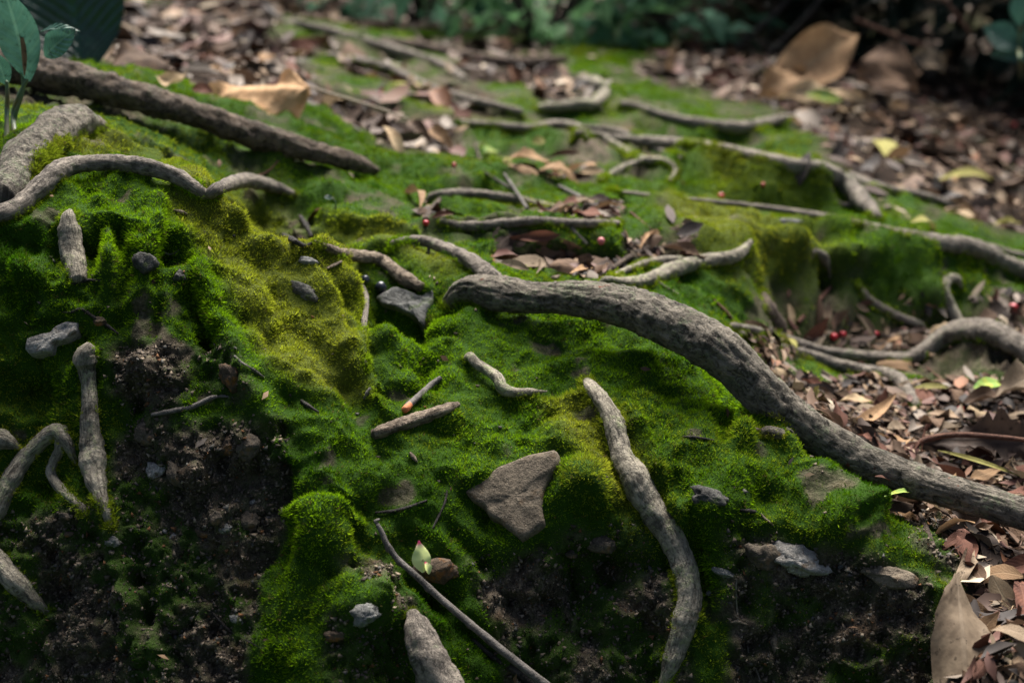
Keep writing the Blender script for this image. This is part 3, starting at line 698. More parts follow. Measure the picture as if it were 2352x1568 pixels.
def root(name, label, pts, mat, cat='root', group='tree roots crossing the mossy ground', sink=0.32, bury=(1, 1), lump=0.20, ridge=0.09, seg=22, sm=1, flat=1.0, knots=(), parent=None, lift=0.0, seed=None, crease=0.06, rootlets=None):
    c, r = path3d(pts, sink, sm, lift)
    for e in (0, 1):
        if bury[e]:
            a, b_ = (c[0], c[1]) if e == 0 else (c[-1], c[-2]); rr = r[0] if e == 0 else r[-1]
            t = (a - b_) / np.linalg.norm(a - b_)
            x = a + t * rr * 1.3 + np.array([0, 0.3 * rr, -0.9 * rr]); x2 = a + t * rr * 2.6 + np.array([0, 0.8 * rr, -3.2 * rr])
            if e == 0: c[:0] = [x2, x]; r[:0] = [rr * 0.5, rr * 0.85]
            else: c += [x, x2]; r += [rr * 0.85, rr * 0.5]
    o = tube(name, c, r, M[mat], seg, lump, ridge, seed if seed is not None else len(bpy.data.objects) % 97, parent=parent, flat=flat, knots=knots, crease=crease if np.mean(r) > 0.004 else 0.0)
    if rootlets is None: rootlets = 2 if name in ('tree_root', 'main_root') and np.mean(r) > 0.0045 else 0
    for q_ in range(rootlets):
        rr_ = random.Random(len(bpy.data.objects) * 3 + q_)
        i = rr_.randint(1, len(pts) - 2) + (2 if bury[0] else 0); i = min(i, len(c) - 2)
        tg = c[i + 1] - c[i - 1]; tg = tg / (np.linalg.norm(tg) + 1e-9); sd_ = rr_.choice((-1, 1))
        sidev = np.array([-tg[1], tg[0], 0]) * sd_; r0 = r[i] * rr_.uniform(0.22, 0.40); ln = r[i] * rr_.uniform(3.0, 5.5)
        if drop(c[i][0], c[i][1])[1].z < 0.62 or project(c[i][None])[0][0] < 500: continue
        cp, cr_ = [c[i] + np.array([0, 0, -0.2 * r[i]])], [r0 * 1.5]
        an = rr_.uniform(0.5, 1.1); pos = c[i].copy()
        for m_ in range(1, 6):
            an += rr_.gauss(0, 0.22); pos = pos + (tg * math.cos(an) + sidev * math.sin(an)) * ln / 5
            g, _ = drop(pos[0], pos[1]); z = g.z + r0 * (0.7 - 0.45 * m_)
            if m_ == 1: z = max(z, 0.5 * z + 0.5 * (c[i][2] - 0.4 * r[i]))
            cp.append(np.array([pos[0], pos[1], z])); cr_.append(r0 * (1.1 - 0.17 * m_))
        tube('rootlet', cp, cr_, M[mat], 9, 0.2, 0.08, q_, parent=o)
    if parent is None: tag(o, label, cat, group)
    if name in ('tree_root', 'main_root', 'side_root', 'fallen_branch'): MOSSY.append((o, float(np.mean(r))))
    return o
RG = 'tree roots crossing the mossy ground'
big_root = root('tree_root', 'thick grey-green root snaking from the middle down to the right edge',
    [(1082,664,65,1.425),(1140,672,79,1.41),(1216,683,76,1.40),(1340,688,83,1.375),(1440,706,95,1.35),(1530,742,104,1.325),(1595,772,110,1.31),(1650,806,112,1.298),(1705,852,106,1.288),(1755,905,104,1.28),(1830,965,99,1.272),(1900,1010,95,1.265),(1990,1060,91,1.255),(2080,1096,86,1.245),(2180,1126,81,1.23),(2270,1152,80,1.215),(2370,1184,83,1.20),(2500,1225,83,1.185)],
    'bark_big', seg=72, crease=0.085, rootlets=0, lump=0.12, ridge=0.07, bury=(1, 0), knots=((.12, .10, .03), (.40, .10, .04)))
root('tree_root', 'slim root running into the blunt upper end of the thick root', [(905,555,14),(940,551,20),(985,557,26),(1035,577,32),(1085,603,38),(1130,640,46,1.45)], 'bark_grey')
root('tree_root', 'wavy grey root over the left mound, dipping in a sharp V', [(-60,510,46),(-10,494,46),(40,476,46),(90,430,48),(130,396,46),(180,378,40),(250,374,36),(330,382,42),(400,402,40),(440,426,34),(476,447,27),(505,431,30),(560,415,34),(620,427,30),(668,443,18)], 'bark_grey', sm=1, seg=24, ridge=0.08, sink=0.6)
broad_root = root('tree_root', 'broad knobbly root base at the left edge beside the seedling', [(215,290,50),(180,282,82),(130,300,98),(80,350,104),(40,410,112),(-10,470,120)], 'bark_big', seg=34, sm=2, rootlets=0, lump=0.24, ridge=0.09, bury=(1, 0), sink=0.2)
root('tree_root', 'short crooked root in the hollow, pointed at its right end', [(1083,832,24),(1094,845,26),(1120,862,25),(1144,880,28),(1153,902,30),(1175,911,26),(1210,911,19),(1256,910,5)], 'bark_pale', bury=(1, 0), seg=18, ridge=0.08, lift=0.005, sink=0.5)
root('tree_root', 'pale root bending down the front of the right mound', [(1348,878,24),(1362,893,38),(1385,922,45),(1405,965,50),(1420,1015,52),(1432,1062,56),(1462,1112,70),(1500,1172,72),(1540,1235,68),(1570,1300,66),(1582,1365,66),(1570,1430,66),(1548,1500,54),(1530,1555,36)], 'bark_pale', seg=28, sm=2, rootlets=0, knots=((.40, .25, .04), (.25, .12, .03)))
root('tree_root', 'upright knobbed pale root on the dark left slope', [(196,812,48),(196,828,58),(199,850,42),(204,890,37),(206,930,40),(207,980,47),(211,1025,60),(215,1062,70),(220,1100,54),(230,1140,38),(243,1175,24)], 'bark_pale', seg=24, bury=(1, 1), lump=0.1)
fork = empty('tree_root', pick(130, 1000)[0]); tag(fork, 'arched forked root in the lower left with two legs', 'root', RG)
def child_root(parent, name, pts, mat, **k):
    o = root(name, None, pts, mat, parent=parent, **k)
    o.matrix_parent_inverse = Matrix.Translation(parent.location).inverted()
    return o
child_root(fork, 'main_root', [(-40,1230,52),(0,1155,48),(30,1095,45),(62,1048,42),(100,1010,40),(128,990,38),(143,1003,32)], 'bark_pale')
child_root(fork, 'side_root', [(140,995,32),(138,1030,28),(122,1062,25),(118,1090,25),(145,1128,24),(185,1163,20)], 'bark_pale')
root('tree_root', 'smooth grey root in the bottom left corner', [(-50,1255,60),(0,1298,58),(35,1335,54),(72,1375,42),(100,1398,22)], 'bark_pale', bury=(0, 1))
root('tree_root', 'thick upright root stub at the bottom edge beside the long twig', [(950,1416,34,1.09),(958,1440,62,1.08),(970,1475,84,1.072),(995,1530,98,1.062),(1040,1610,112,1.05),(1080,1700,116,1.03)], 'bark_grey', seg=28, bury=(1, 0), flat=1.0)
root('tree_root', 'tan root tip poking in from the left edge', [(-40,1000,58),(0,1008,50),(22,1016,34),(46,1028,12)], 'bark_pale', bury=(0, 0))
root('tree_root', 'straight root curving over on the right behind a mossy bank', [(1335,305,16),(1420,318,20),(1500,325,26),(1580,332,30),(1700,353,36),(1800,378,40),(1880,392,42),(1930,413,44),(1970,448,44),(2012,492,26)], 'bark_grey', sm=2)
r17 = empty('tree_root', pick(2060, 556)[0]); tag(r17, 'long thin root thickening toward the right edge above the mossy bank', 'root', RG)
child_root(r17, 'main_root', [(1400,438,8),(1470,446,10),(1550,456,12),(1700,470,14),(1850,491,17),(1950,512,25),(2060,541,38),(2160,560,45),(2230,567,46),(2290,596,44),(2370,628,42),(2450,650,42)], 'bark_grey', sm=2, bury=(1, 0))
child_root(r17, 'side_root', [(2200,556,26),(2260,566,22),(2360,592,20),(2420,606,20)], 'bark_grey', bury=(0, 0))
r18 = root('tree_root', 'arched root humping up at the right edge above the litter', [(1688,750,20),(1740,762,24),(1800,778,25),(1890,806,24),(1992,818,28),(2070,824,32),(2112,814,42),(2150,787,50),(2185,767,54),(2232,756,58),(2285,766,58),(2336,792,54),(2400,846,52),(2460,880,30)], 'bark_grey', sm=2, lump=0.16)
root('tree_root', 'slim root beyond the thick root ending in a downward hook', [(1700,765,16),(1740,790,22),(1821,806,25),(1890,826,28),(1958,846,31),(2026,857,34),(2060,870,36),(2082,897,33),(2100,926,24)], 'bark_grey', sm=2)
root('tree_root', 'short hooked root standing on the right bank', [(2203,650,14),(2197,641,20),(2178,642,24),(2168,668,27),(2181,702,29),(2198,740,28)], 'bark_pale', sm=1)
root('tree_root', 'thin slanting root at the foot of the right bank', [(1972,655,11),(2000,690,20),(2050,721,22),(2108,744,22)], 'bark_grey')
root('tree_root', 'rotten brown root stub leaning on the right bank', [(1753,672,12),(1758,692,28),(1768,716,40),(1785,752,46)], 'bark_brown', lump=0.2)
root('tree_root', 'small root tip above the hole in the right bank', [(1872,580,18),(1890,590,24),(1904,618,10)], 'bark_grey')
r25 = empty('tree_root', pick(1560, 630)[0]); tag(r25, 'lichened dead root with a raised tip behind the thick root', 'root', RG)
child_root(r25, 'main_root', [(1392,644,22),(1440,650,28),(1493,641,34),(1550,617,40),(1616,600,36),(1680,590,32),(1705,576,26),(1722,556,16)], 'bark_pale', bury=(1, 0), sm=1)
child_root(r25, 'side_root', [(1545,614,26),(1560,598,22),(1500,600,18),(1440,620,15),(1400,636,10)], 'bark_pale', bury=(0, 1))
root('tree_root', 'low arching root above a moss cushion in the middle distance', [(982,460,18),(1012,446,21),(1083,444,22),(1168,455,22),(1230,468,20),(1275,477,14)], 'bark_grey')
root('tree_root', 'straight grey root along the top of the middle moss bank', [(1020,508,14),(1050,517,20),(1100,519,23),(1151,514,24),(1219,508,22),(1288,512,23),(1390,514,20),(1420,512,12)], 'bark_grey')
r28 = empty('tree_root', pick(1470, 372)[0]); tag(r28, 'forked thin root with a drooping tip in the middle distance', 'root', RG)
child_root(r28, 'main_root', [(1335,300,14),(1390,319,17),(1442,349,17),(1476,366,18),(1527,370,17),(1553,392,17),(1537,418,12)], 'bark_pale', bury=(1, 0))
child_root(r28, 'side_root', [(1478,367,14),(1425,387,13),(1384,411,10)], 'bark_pale', bury=(0, 1))
root('tree_root', 'thin blurred root crossing the back of the moss', [(1060,280,12),(1083,284,15),(1151,288,18),(1219,294,19),(1271,286,20),(1322,291,22),(1345,312,16)], 'bark_grey')
root('tree_root', 'thin root descending behind the forked root', [(1345,294,16),(1425,302,15),(1476,332,14),(1561,360,12)], 'bark_grey')
root('tree_root', 'looping pale root in the blurred distance', [(1240,248,16),(1264,247,22),(1322,241,26),(1366,236,26),(1388,213,27),(1372,190,24),(1336,186,16)], 'bark_pale', sm=0)
root('tree_root', 'blurred root along the far left moss strip', [(690,55,16),(775,76,20),(878,107,22),(946,127,22),(1014,148,22),(1062,180,18)], 'bark_grey')
root('tree_root', 'blurred root just below the far moss strip', [(760,128,16),(878,151,20),(939,178,20),(980,199,20),(1066,226,20),(1185,254,16)], 'bark_grey')
root('tree_root', 'farthest blurred root in front of the green shrubs', [(880,92,16),(912,100,22),(1014,117,26),(1117,138,28),(1219,144,26),(1290,136,18)], 'bark_brown')
root('tree_root', 'sagging blurred root in front of the big brown leaves', [(1440,240,18),(1548,272,24),(1651,288,28),(1719,291,28),(1790,274,20),(1830,268,12)], 'bark_grey')
root('tree_root', 'short root at the edge of the right litter slope', [(1951,400,14),(2026,431,19),(2129,452,20),(2216,484,16)], 'bark_grey')
root('tree_root', 'short stub pressed under the thick root', [(1768,990,28),(1800,1001,30),(1834,1009,24)], 'bark_big', bury=(1, 0))
root('tree_root', 'low root half sunk in the litter under the hooked root', [(1842,900,14),(1880,905,20),(1935,908,20),(1992,926,12)], 'bark_brown')
root('tree_root', 'small broken root stub with lichen set in the upper left slope', [(158,505,40),(160,530,56),(165,575,56),(172,612,50),(180,645,40)], 'bark_pale', lump=0.16, bury=(1, 0), sink=0.15)
root('tree_root', 'weathered root with split silvery end above the grey stone', [(730,566,14),(775,588,24),(820,596,28),(868,602,31),(905,628,34),(938,652,38),(968,668,26)], 'wood_pale', bury=(1, 0), ridge=0.14, lump=0.2, lift=0.004)
root('tree_root', 'thin dark root curving beside the silvery root', [(806,572,12),(835,580,13),(862,598,13)], 'bark_dark')
root('tree_root', 'thin pale root edge along the grey hollow', [(832,655,10),(842,690,12),(835,760,14),(840,830,9)], 'bark_grey')

log = root('fallen_branch', 'long dark fallen branch sloping across the upper left', [(-80,112,88),(0,138,86),(120,172,82),(240,203,76),(370,238,70),(510,286,64),(650,331,58),(760,358,48),(826,378,38),(862,392,20)], 'bark_log', 'branch', None, crease=0.12, sink=0.75, sm=3, seg=30, bury=(0, 0), lump=0.18, ridge=0.12)

# ---- twigs and sticks
def twig(label, pts, mat='twig_grey', **k):
    k.setdefault('bury', (0, 0)); k.setdefault('sink', 0.5); k.setdefault('seg', 10); k.setdefault('lump', 0.16); k.setdefault('lift', 0.0006)
    return root(k.pop('name', 'twig'), label, pts, mat, 'twig', 'twigs lying on the moss and litter', **k)
lt = empty('twig', pick(960, 1330)[0]); tag(lt, 'long grey twig running down to the bottom edge beside the petal', 'twig', 'twigs lying on the moss and litter')
child_root(lt, 'shoot', [(866,1203,11,1.13),(878,1224,13,1.128),(888,1248,14,1.125),(914,1284,15,1.122),(952,1318,17,1.115),(1010,1372,18,1.108),(1080,1432,19,1.10),(1150,1490,21,1.09),(1250,1570,23,1.08),(1330,1640,24,1.07)], 'twig_grey', bury=(0, 0), seg=12, lump=0.10, knots=((.10, .5, .012), (.16, .4, .012), (.3, .35, .01), (.5, .3, .01)))
child_root(lt, 'side_shoot', [(866,1203,8,1.13),(862,1196,9,1.13),(872,1192,5,1.132)], 'twig_grey', bury=(0, 0), seg=8)
twig('dark twig under the long grey twig at the bottom edge', [(1086,1468,10),(1110,1490,12),(1150,1522,12),(1195,1548,22),(1230,1575,26)], 'bark_dark')
bs = empty('stick', pick(950, 970)[0]); tag(bs, 'pale split stick lying below the hollow', 'stick')
child_root(bs, 'wood', [(856,996,28),(880,988,30),(915,976,32),(955,964,32),(1000,948,28),(1030,936,24),(1052,928,14)], 'wood_pale', bury=(0, 0), seg=16, ridge=0.2, lump=0.2)
ds = empty('stick', pick(960, 910)[0]); tag(ds, 'dark twig with an orange cut end leaning in the hollow', 'stick')
child_root(ds, 'wood', [(934,940,17),(950,925,16),(970,908,17),(990,888,16),(1012,872,13)], 'twig_grey', bury=(0, 0), seg=12, lift=0.002)
child_root(ds, 'cut_end', [(928,946,16),(935,940,20),(941,934,17)], 'cut_orange', bury=(0, 0), seg=12, lift=0.002)
TW = [
 ('thin dark twig lying across the moss above the long twig', [(862,1178,6),(905,1174,9),(940,1165,9),(981,1150,6)], 'bark_dark'),
 ('hair-thin dark twig standing left of the brown flat stone', [(1027,1128,4),(1022,1155,6),(1008,1185,6),(994,1214,4)], 'bark_dark'),
 ('dark bent twig on the lower left slope', [(348,954,10),(400,944,13),(440,936,13),(478,918,12),(505,911,8),(535,914,4)], 'twig_grey'),
 ('short grey twig beside the rusty stone', [(538,818,6),(556,836,8),(580,850,9),(606,868,6)], 'twig_grey'),
 ('arched thin dark twig above the white stone', [(142,719,4),(165,718,6),(186,711,7),(212,727,8),(245,748,8),(272,768,5)], 'bark_dark'),
 ('thin dark twig crossing the foot of the broken root stub', [(130,655,4),(165,654,6),(200,645,7),(225,646,6),(252,645,3)], 'bark_dark'),
 ('stubby dark twig on the bright left moss slope', [(692,921,8),(705,931,10),(732,948,5)], 'bark_dark'),
 ('tiny curved twig in the dark hole of the left mound', [(370,578,4),(388,585,5),(402,582,5),(411,575,3)], 'twig_grey'),
 ('tiny upright twig tip in the hollow', [(836,917,5),(843,905,10),(850,892,6)], 'twig_grey'),
 ('small pale wood chip at the centre of the lower moss', [(942,1040,7),(950,1052,12),(958,1062,4)], 'wood_pale'),
 ('dark twig piece beside the dark stone on the right mound', [(1700,1172,7),(1720,1174,11),(1736,1176,7)], 'bark_dark'),
 ('crooked pale twig hanging under the dark stone', [(1748,1180,4),(1757,1192,6),(1768,1200,6),(1777,1208,3)], 'wood_pale'),
 ('thin stick slanting over the tan leaves in the middle', [(1115,398,7),(1145,418,8),(1178,436,6)], 'twig_grey'),
 ('straight thin stick right of the tan leaves pointing down', [(1158,400,6),(1180,432,9),(1211,480,8)], 'twig_grey'),
 ('thin stick leading into the middle leaf pile', [(1284,428,8),(1330,452,10),(1394,488,10)], 'twig_grey'),
 ('thick short stick leaning at the left end of the arching root', [(978,505,14),(992,482,15),(1010,458,10)], 'bark_brown'),
 ('short grey stick hanging over the middle moss bank', [(1297,508,8),(1320,534,10),(1347,563,10)], 'twig_grey'),
 ('thick brown stick in the twig heap behind the thick root', [(1395,625,10),(1440,595,14),(1480,575,14),(1508,552,10)], 'bark_brown'),
 ('grey forked stick across the twig heap', [(1432,540,8),(1460,562,10),(1520,572,9),(1570,570,6)], 'twig_grey'),
 ('red-brown thin stick standing above the twig heap', [(1448,488,5),(1480,515,6),(1520,550,5)], 'twig_red'),
 ('pale stick lying in the pocket behind the thick root', [(1270,640,10),(1320,628,12),(1375,612,9)], 'wood_pale'),
 ('red-brown twig leaning at the dark hole on the right', [(1908,660,10),(1866,708,13),(1833,741,11)], 'twig_red'),
 ('thin red stalk standing left of the hump of the arched root', [(2129,845,5),(2158,868,6),(2185,887,5)], 'twig_red'),
 ('split reed-like stick below the right end of the thick root', [(2112,1178,9),(2128,1215,13),(2146,1256,9)], 'bark_brown'),
 ('orange-brown wood piece behind the thick root', [(1810,882,18),(1835,885,22),(1860,884,16)], 'bark_brown'),
 ('thin twig under the hooked slim root', [(1888,853,8),(1925,878,10),(1962,898,7)], 'bark_brown'),
 ('grey stick in the litter right of the thick root', [(1975,972,8),(2010,978,10),(2060,975,9)], 'twig_grey'),
 ('dark stick at the right edge of the litter near the serrated leaf', [(2255,1062,14),(2310,1085,16),(2370,1108,16)], 'bark_brown'),
 ('grey split stick low in the bottom right litter', [(2260,1530,12),(2310,1500,14),(2370,1470,12)], 'twig_grey'),
 ('blurred dark stalk leaning over the back litter', [(882,192,5),(862,215,6),(842,240,7),(824,275,5)], 'bark_dark'),
 ('thin upright twig beside the middle moss', [(1089,318,4),(1098,352,6),(1112,395,6)], 'bark_brown'),
 ('thin brown twig standing on the far left moss bank', [(585,408,4),(615,395,5),(640,370,3)], 'twig_red'),
 ('thin red-brown twig along the far side of the thick root', [(1640,690,5),(1665,715,10),(1690,745,6)], 'twig_red'),
 ('pale bare twig on the left ridge moss', [(400,484,4),(416,488,10),(430,494,5)], 'wood_pale'),
 ('dark knotted twig in the gully behind the left ridge', [(650,540,8),(672,552,14),(700,566,10),(718,558,6)], 'bark_dark'),
 ('grey twig standing in the gully behind the left ridge', [(690,498,10),(704,520,13),(716,545,9)], 'bark_dark'),
 ('thin twig right of the gully stones', [(750,618,6),(768,610,8),(784,602,6)], 'wood_pale'),
 ('thin root hair hanging on the right dark soil', [(1692,1330,4),(1690,1360,4),(1693,1400,4),(1695,1425,3)], 'bark_pale'),
 ('pale curved twig below the hanging root hair', [(1678,1430,5),(1695,1428,7),(1716,1435,5)], 'wood_pale'),
 ('thin root thread low on the right dark soil', [(1716,1475,4),(1722,1510,4),(1738,1540,4),(1748,1570,4)], 'bark_grey'),
 ('dark root thread down the lower left slope', [(462,1370,5),(490,1410,7),(530,1450,7),(560,1468,5),(600,1490,3)], 'bark_dark'),
 ('dark twig on the right mound moss', [(1568,1003,4),(1600,1006,8),(1640,1012,5)], 'bark_dark'),
]
for lab, pts, mt in TW:
    twig(lab, pts, mt)

# ------------------------------------------------------------------ stones
def stone(label, u, v, w, h, mat, rot=0.0, seed=0, depth=0.8, rough=0.42, group=None, name='stone', sink=0.4, poly=None, facet=0.85):
    """a lump whose face toward the slope's normal measures w x h photo pixels"""
    loc, nrm = pick(u, v)
    sc = (loc.y / CT) / FPX
    a, b_ = w * sc / 2, h * sc / 2
    c_ = depth * min(a, b_)
    view = (loc - O).normalized()
    r = Vector((1, 0, 0)); upv = r.cross(view) * -1; upv = view.cross(r); 
    if upv.z < 0: upv = -upv
    ca, sa = math.cos(rot), math.sin(rot)
    e1 = r * ca + upv * sa; e2 = upv * ca - r * sa; e3 = -view
    nu, nv = 24, 16
    vs = []; q = []
    for j in range(nv + 1):
        ph = math.pi * j / nv
        for i in range(nu):
            t = 2 * math.pi * i / nu
            q.append((math.sin(ph) * math.cos(t), math.sin(ph) * math.sin(t), math.cos(ph)))
    q = np.array(q)
    rs = random.Random(seed)
    pl = np.array([[rs.gauss(0, 1) for _ in range(3)] for _ in range(11)]); pl /= np.linalg.norm(pl, axis=1, keepdims=True)
    f = np.full(len(q), 1.25)
    for p_ in pl:                                            # cut by random planes: broken faces
        dt = q @ p_; dd = rs.uniform(0.72, 1.0)
        f = np.where(dt > 0.15, np.minimum(f, dd / np.maximum(dt, 0.15)), f)
    f = facet * f + (1 - facet)
    f *= 1 + rough * fbm(q * 1.6 + seed * 5.1, 3) + rough * 0.5 * fbm(q * 5 + seed, 2)
    q = q * f[:, None]
    cen = loc - nrm * (c_ * sink)
    vs = [cen + e1 * (x * a) + e2 * (y_ * b_) + e3 * (z * c_) for x, y_, z in q]
    fs = []
    for j in range(nv):
        for i in range(nu):
            i2 = (i + 1) % nu
            fs.append((j * nu + i, j * nu + i2, (j + 1) * nu + i2, (j + 1) * nu + i))
    o = mesh_obj(name, [v_ - cen for v_ in vs], fs, M[mat])
    o.location = cen
    EXCL.append(('s', np.array(cen), 0.5 * (a + b_) * 0.85))
    return tag(o, label, 'stone', group)
def slab(label, poly, mat, thick, seed, group=None, rough=0.004, lean=(0, -0.6, 0.8)):
    """a stone whose exposed face is outlined by photo points lying on the slope"""
    cu, cv_ = sum(p[0] for p in poly) / len(poly), sum(p[1] for p in poly) / len(poly)
    cen = pick(cu, cv_)[0]; EXCL.append(('p', [(cu + (a - cu) * 0.93, cv_ + (b - cv_) * 0.93) for a, b in poly], cen.y))
    nr = Vector(lean).normalized()
    pts = []
    for u, v in poly:                                         # the outline lies in the plane of the broken face
        d = ray(u, v); pts.append(O + d * ((cen - O).dot(nr) / d.dot(nr)))
    out = []
    rings = [(0.0, 0.15), (0.12, 0.15), (0.25, 0.15), (0.4, 0.15), (0.55, 0.15), (0.7, 0.145), (0.85, 0.14), (0.95, 0.11), (1.0, 0.0), (1.03, -0.4), (0.95, -1.0)]
    n = 60
    per = []
    m = len(pts)
    for i in range(n):
        t = i / n * m; k0 = int(t) % m; f = t - int(t)
        per.append(pts[k0].lerp(pts[(k0 + 1) % m], f))
    vs = [cen + nr * (0.15 * thick)]
    for s, dpt in rings[1:]:
        for p in per:
            vs.append(cen + (p - cen) * s + nr * (dpt * thick))
    A_ = np.array([tuple(v) for v in vs]); A_ = A_ + np.array(nr)[None] * (rough * fbm(A_ * 60 + seed, 5, 0.7) + rough * 0.7)[:, None] + 0.5 * rough * np.stack([fbm(A_ * 70 + seed + 3, 3), fbm(A_ * 70 + seed + 9, 3), 0 * A_[:, 0]], -1)
    fs = [(0, 1 + i, 1 + (i + 1) % n) for i in range(n)]
    for j in range(len(rings) - 2):
        for i in range(n):
            i2 = (i + 1) % n
            fs.append((1 + j * n + i, 1 + (j + 1) * n + i, 1 + (j + 1) * n + i2, 1 + j * n + i2))
    o = mesh_obj('stone', A_ - np.array(cen), fs, M[mat]); o.location = cen
    return tag(o, label, 'stone', group)
slab('flat brown gritty stone embedded in the front of the right mound', [(1070,1131),(1105,1102),(1150,1072),(1210,1048),(1276,1034),(1282,1062),(1268,1095),(1254,1130),(1246,1168),(1252,1205),(1232,1222),(1200,1244),(1170,1218),(1150,1200),(1128,1190),(1112,1166),(1085,1152)], 'stone_brown', 0.03, 3, rough=0.0035, lean=(-0.2, -0.8, 0.6))
slab('smooth grey stone under the silvery broken root', [(866,692),(886,676),(912,664),(945,676),(968,688),(997,676),(996,702),(984,730),(975,758),(958,738),(938,724),(900,708),(878,706)], 'stone_grey', 0.03, 5, rough=0.006, lean=(-0.15, -0.7, 0.7))
slab('whitish lumpy stone on the left slope above the upright root', [(64,806),(70,784),(96,774),(122,764),(140,748),(164,740),(182,746),(180,766),(156,784),(128,792),(122,812),(92,816),(74,816)], 'stone_pale', 0.02, 8, rough=0.006, lean=(-0.1, -0.8, 0.6))
STN = [
 ('pale grey rock set in the right mound', 1840, 1282, 128, 74, 'stone_pale', -0.3, 11),
 ('brown rock right of the pale rock on the right mound', 2048, 1318, 136, 52, 'stone_brown', -0.12, 12),
 ('earthy rock left of the pale rock on the right mound', 1756, 1270, 100, 66, 'stone_earth', -0.2, 22),
 ('dark stone in a ring of bright moss on the right mound', 1632, 1136, 96, 52, 'stone_dark', -0.35, 13),
 ('rusty upright stone on the dark left slope', 534, 860, 46, 74, 'stone_rust', 0.25, 16),
 ('dark grey oval stone on the left ridge moss', 700, 673, 92, 38, 'stone_dark', -0.42, 17),
 ('round pale pebble on the lower left slope', 359, 1079, 44, 42, 'stone_pale', 0.1, 18),
 ('orange-brown clod behind the pale petal', 1005, 1304, 108, 50, 'stone_rust', 0.0, 19),
 ('greenish pebble on the right dark soil', 1666, 1314, 52, 22, 'stone_grey', -0.35, 20),
 ('small grey pebble right of the root bend', 1630, 1358, 26, 16, 'stone_grey', 0.5, 21),
 ('round brown pebble low on the right dark soil', 1779, 1478, 26, 40, 'stone_brown', 0.1, 23),
 ('small tan pebble left of a pair on the lower left slope', 378, 1221, 15, 18, 'stone_pale', 0.0, 24),
 ('small tan pebble right of a pair on the lower left slope', 396, 1230, 19, 17, 'stone_pale', 0.3, 25),
 ('grey pebble above the bare soil cone', 257, 1244, 32, 24, 'stone_grey', -0.2, 26),
 ('small white pebble at the right of the pebble cluster', 584, 1152, 24, 15, 'stone_pale', 0.1, 27),
 ('reddish flat pebble on top of the pebble cluster', 506, 1172, 40, 18, 'stone_rust', 0.0, 28),
 ('rounded rusty stone in the pebble cluster', 567, 1198, 52, 54, 'stone_earth', 0.2, 29),
 ('grey stone at the centre of the pebble cluster', 520, 1210, 30, 22, 'stone_grey', 0.1, 30),
 ('brown knob left in the pebble cluster', 495, 1190, 28, 34, 'stone_earth', 0.1, 31),
 ('orange pebble below the pebble cluster', 470, 1222, 36, 24, 'stone_rust', -0.5, 32),
 ('tan pebble under the forked root', 150, 1183, 34, 18, 'stone_earth', -0.3, 33),
 ('orange-tan flat pebble below the forked root', 150, 1226, 40, 14, 'stone_rust', 0.0, 34),
 ('upright brown pebble near the bottom left root', 84, 1264, 22, 32, 'stone_earth', 0.2, 35),
 ('orange-edged stone in the middle of the left slope', 522, 1020, 30, 44, 'stone_rust', 0.2, 36),
 ('brown lump right of the orange-edged stone', 560, 1020, 46, 64, 'stone_earth', 0.0, 37),
 ('grey earth lump above the round pale pebble', 330, 1000, 60, 60, 'stone_earth', 0.0, 38),
 ('long dark lump beside the round pale pebble', 408, 1088, 34, 60, 'stone_earth', 0.5, 39),
 ('grey stone in the gully behind the left ridge', 703, 600, 40, 30, 'stone_grey', 0.0, 40),
 ('orange chip stone in the gully', 690, 545, 30, 14, 'stone_rust', 0.0, 41),
 ('orange stone on the upper left slope below the broken stub', 226, 738, 34, 18, 'stone_rust', -0.2, 42),
 ('tan pebble in the moss under the dark hole', 352, 648, 26, 16, 'stone_rust', -0.1, 43),
 ('dark lump on the left mound face', 330, 600, 44, 60, 'stone_dark', 0.3, 44),
 ('dark knob below the hole of the left mound', 412, 634, 32, 26, 'stone_dark', 0.0, 45),
 ('orange-crusted stone at the bottom edge', 770, 1458, 60, 30, 'stone_rust', 0.0, 46),
 ('grey stone patch on the bottom mossy boulder', 840, 1410, 70, 46, 'stone_grey', 0.3, 47),
 ('grey pebble right of the bottom left soil', 540, 1420, 36, 20, 'stone_grey', -0.4, 48),
 ('pale rock beneath the right root in the blur', 1800, 512, 90, 18, 'stone_grey', 0.0, 49),
 ('brown earth lump under the brown flat stone', 1395, 1250, 60, 44, 'stone_earth', 0.0, 50),
 ('small brown pebble in the dark cleft under the flat stone', 1310, 1270, 26, 20, 'stone_earth', 0.0, 51),
 ('small dark lump low in the dark cleft', 1220, 1335, 24, 18, 'stone_earth', 0.0, 52),
 ('tan edge stone between the pale and brown rocks', 1936, 1296, 34, 24, 'stone_grey', 0.2, 53),
]
for (lab, u, v, w, h, mt, rt, sd_) in STN:
    stone(lab, u, v, w, h, mt, rt, sd_, group='stones in the mound')

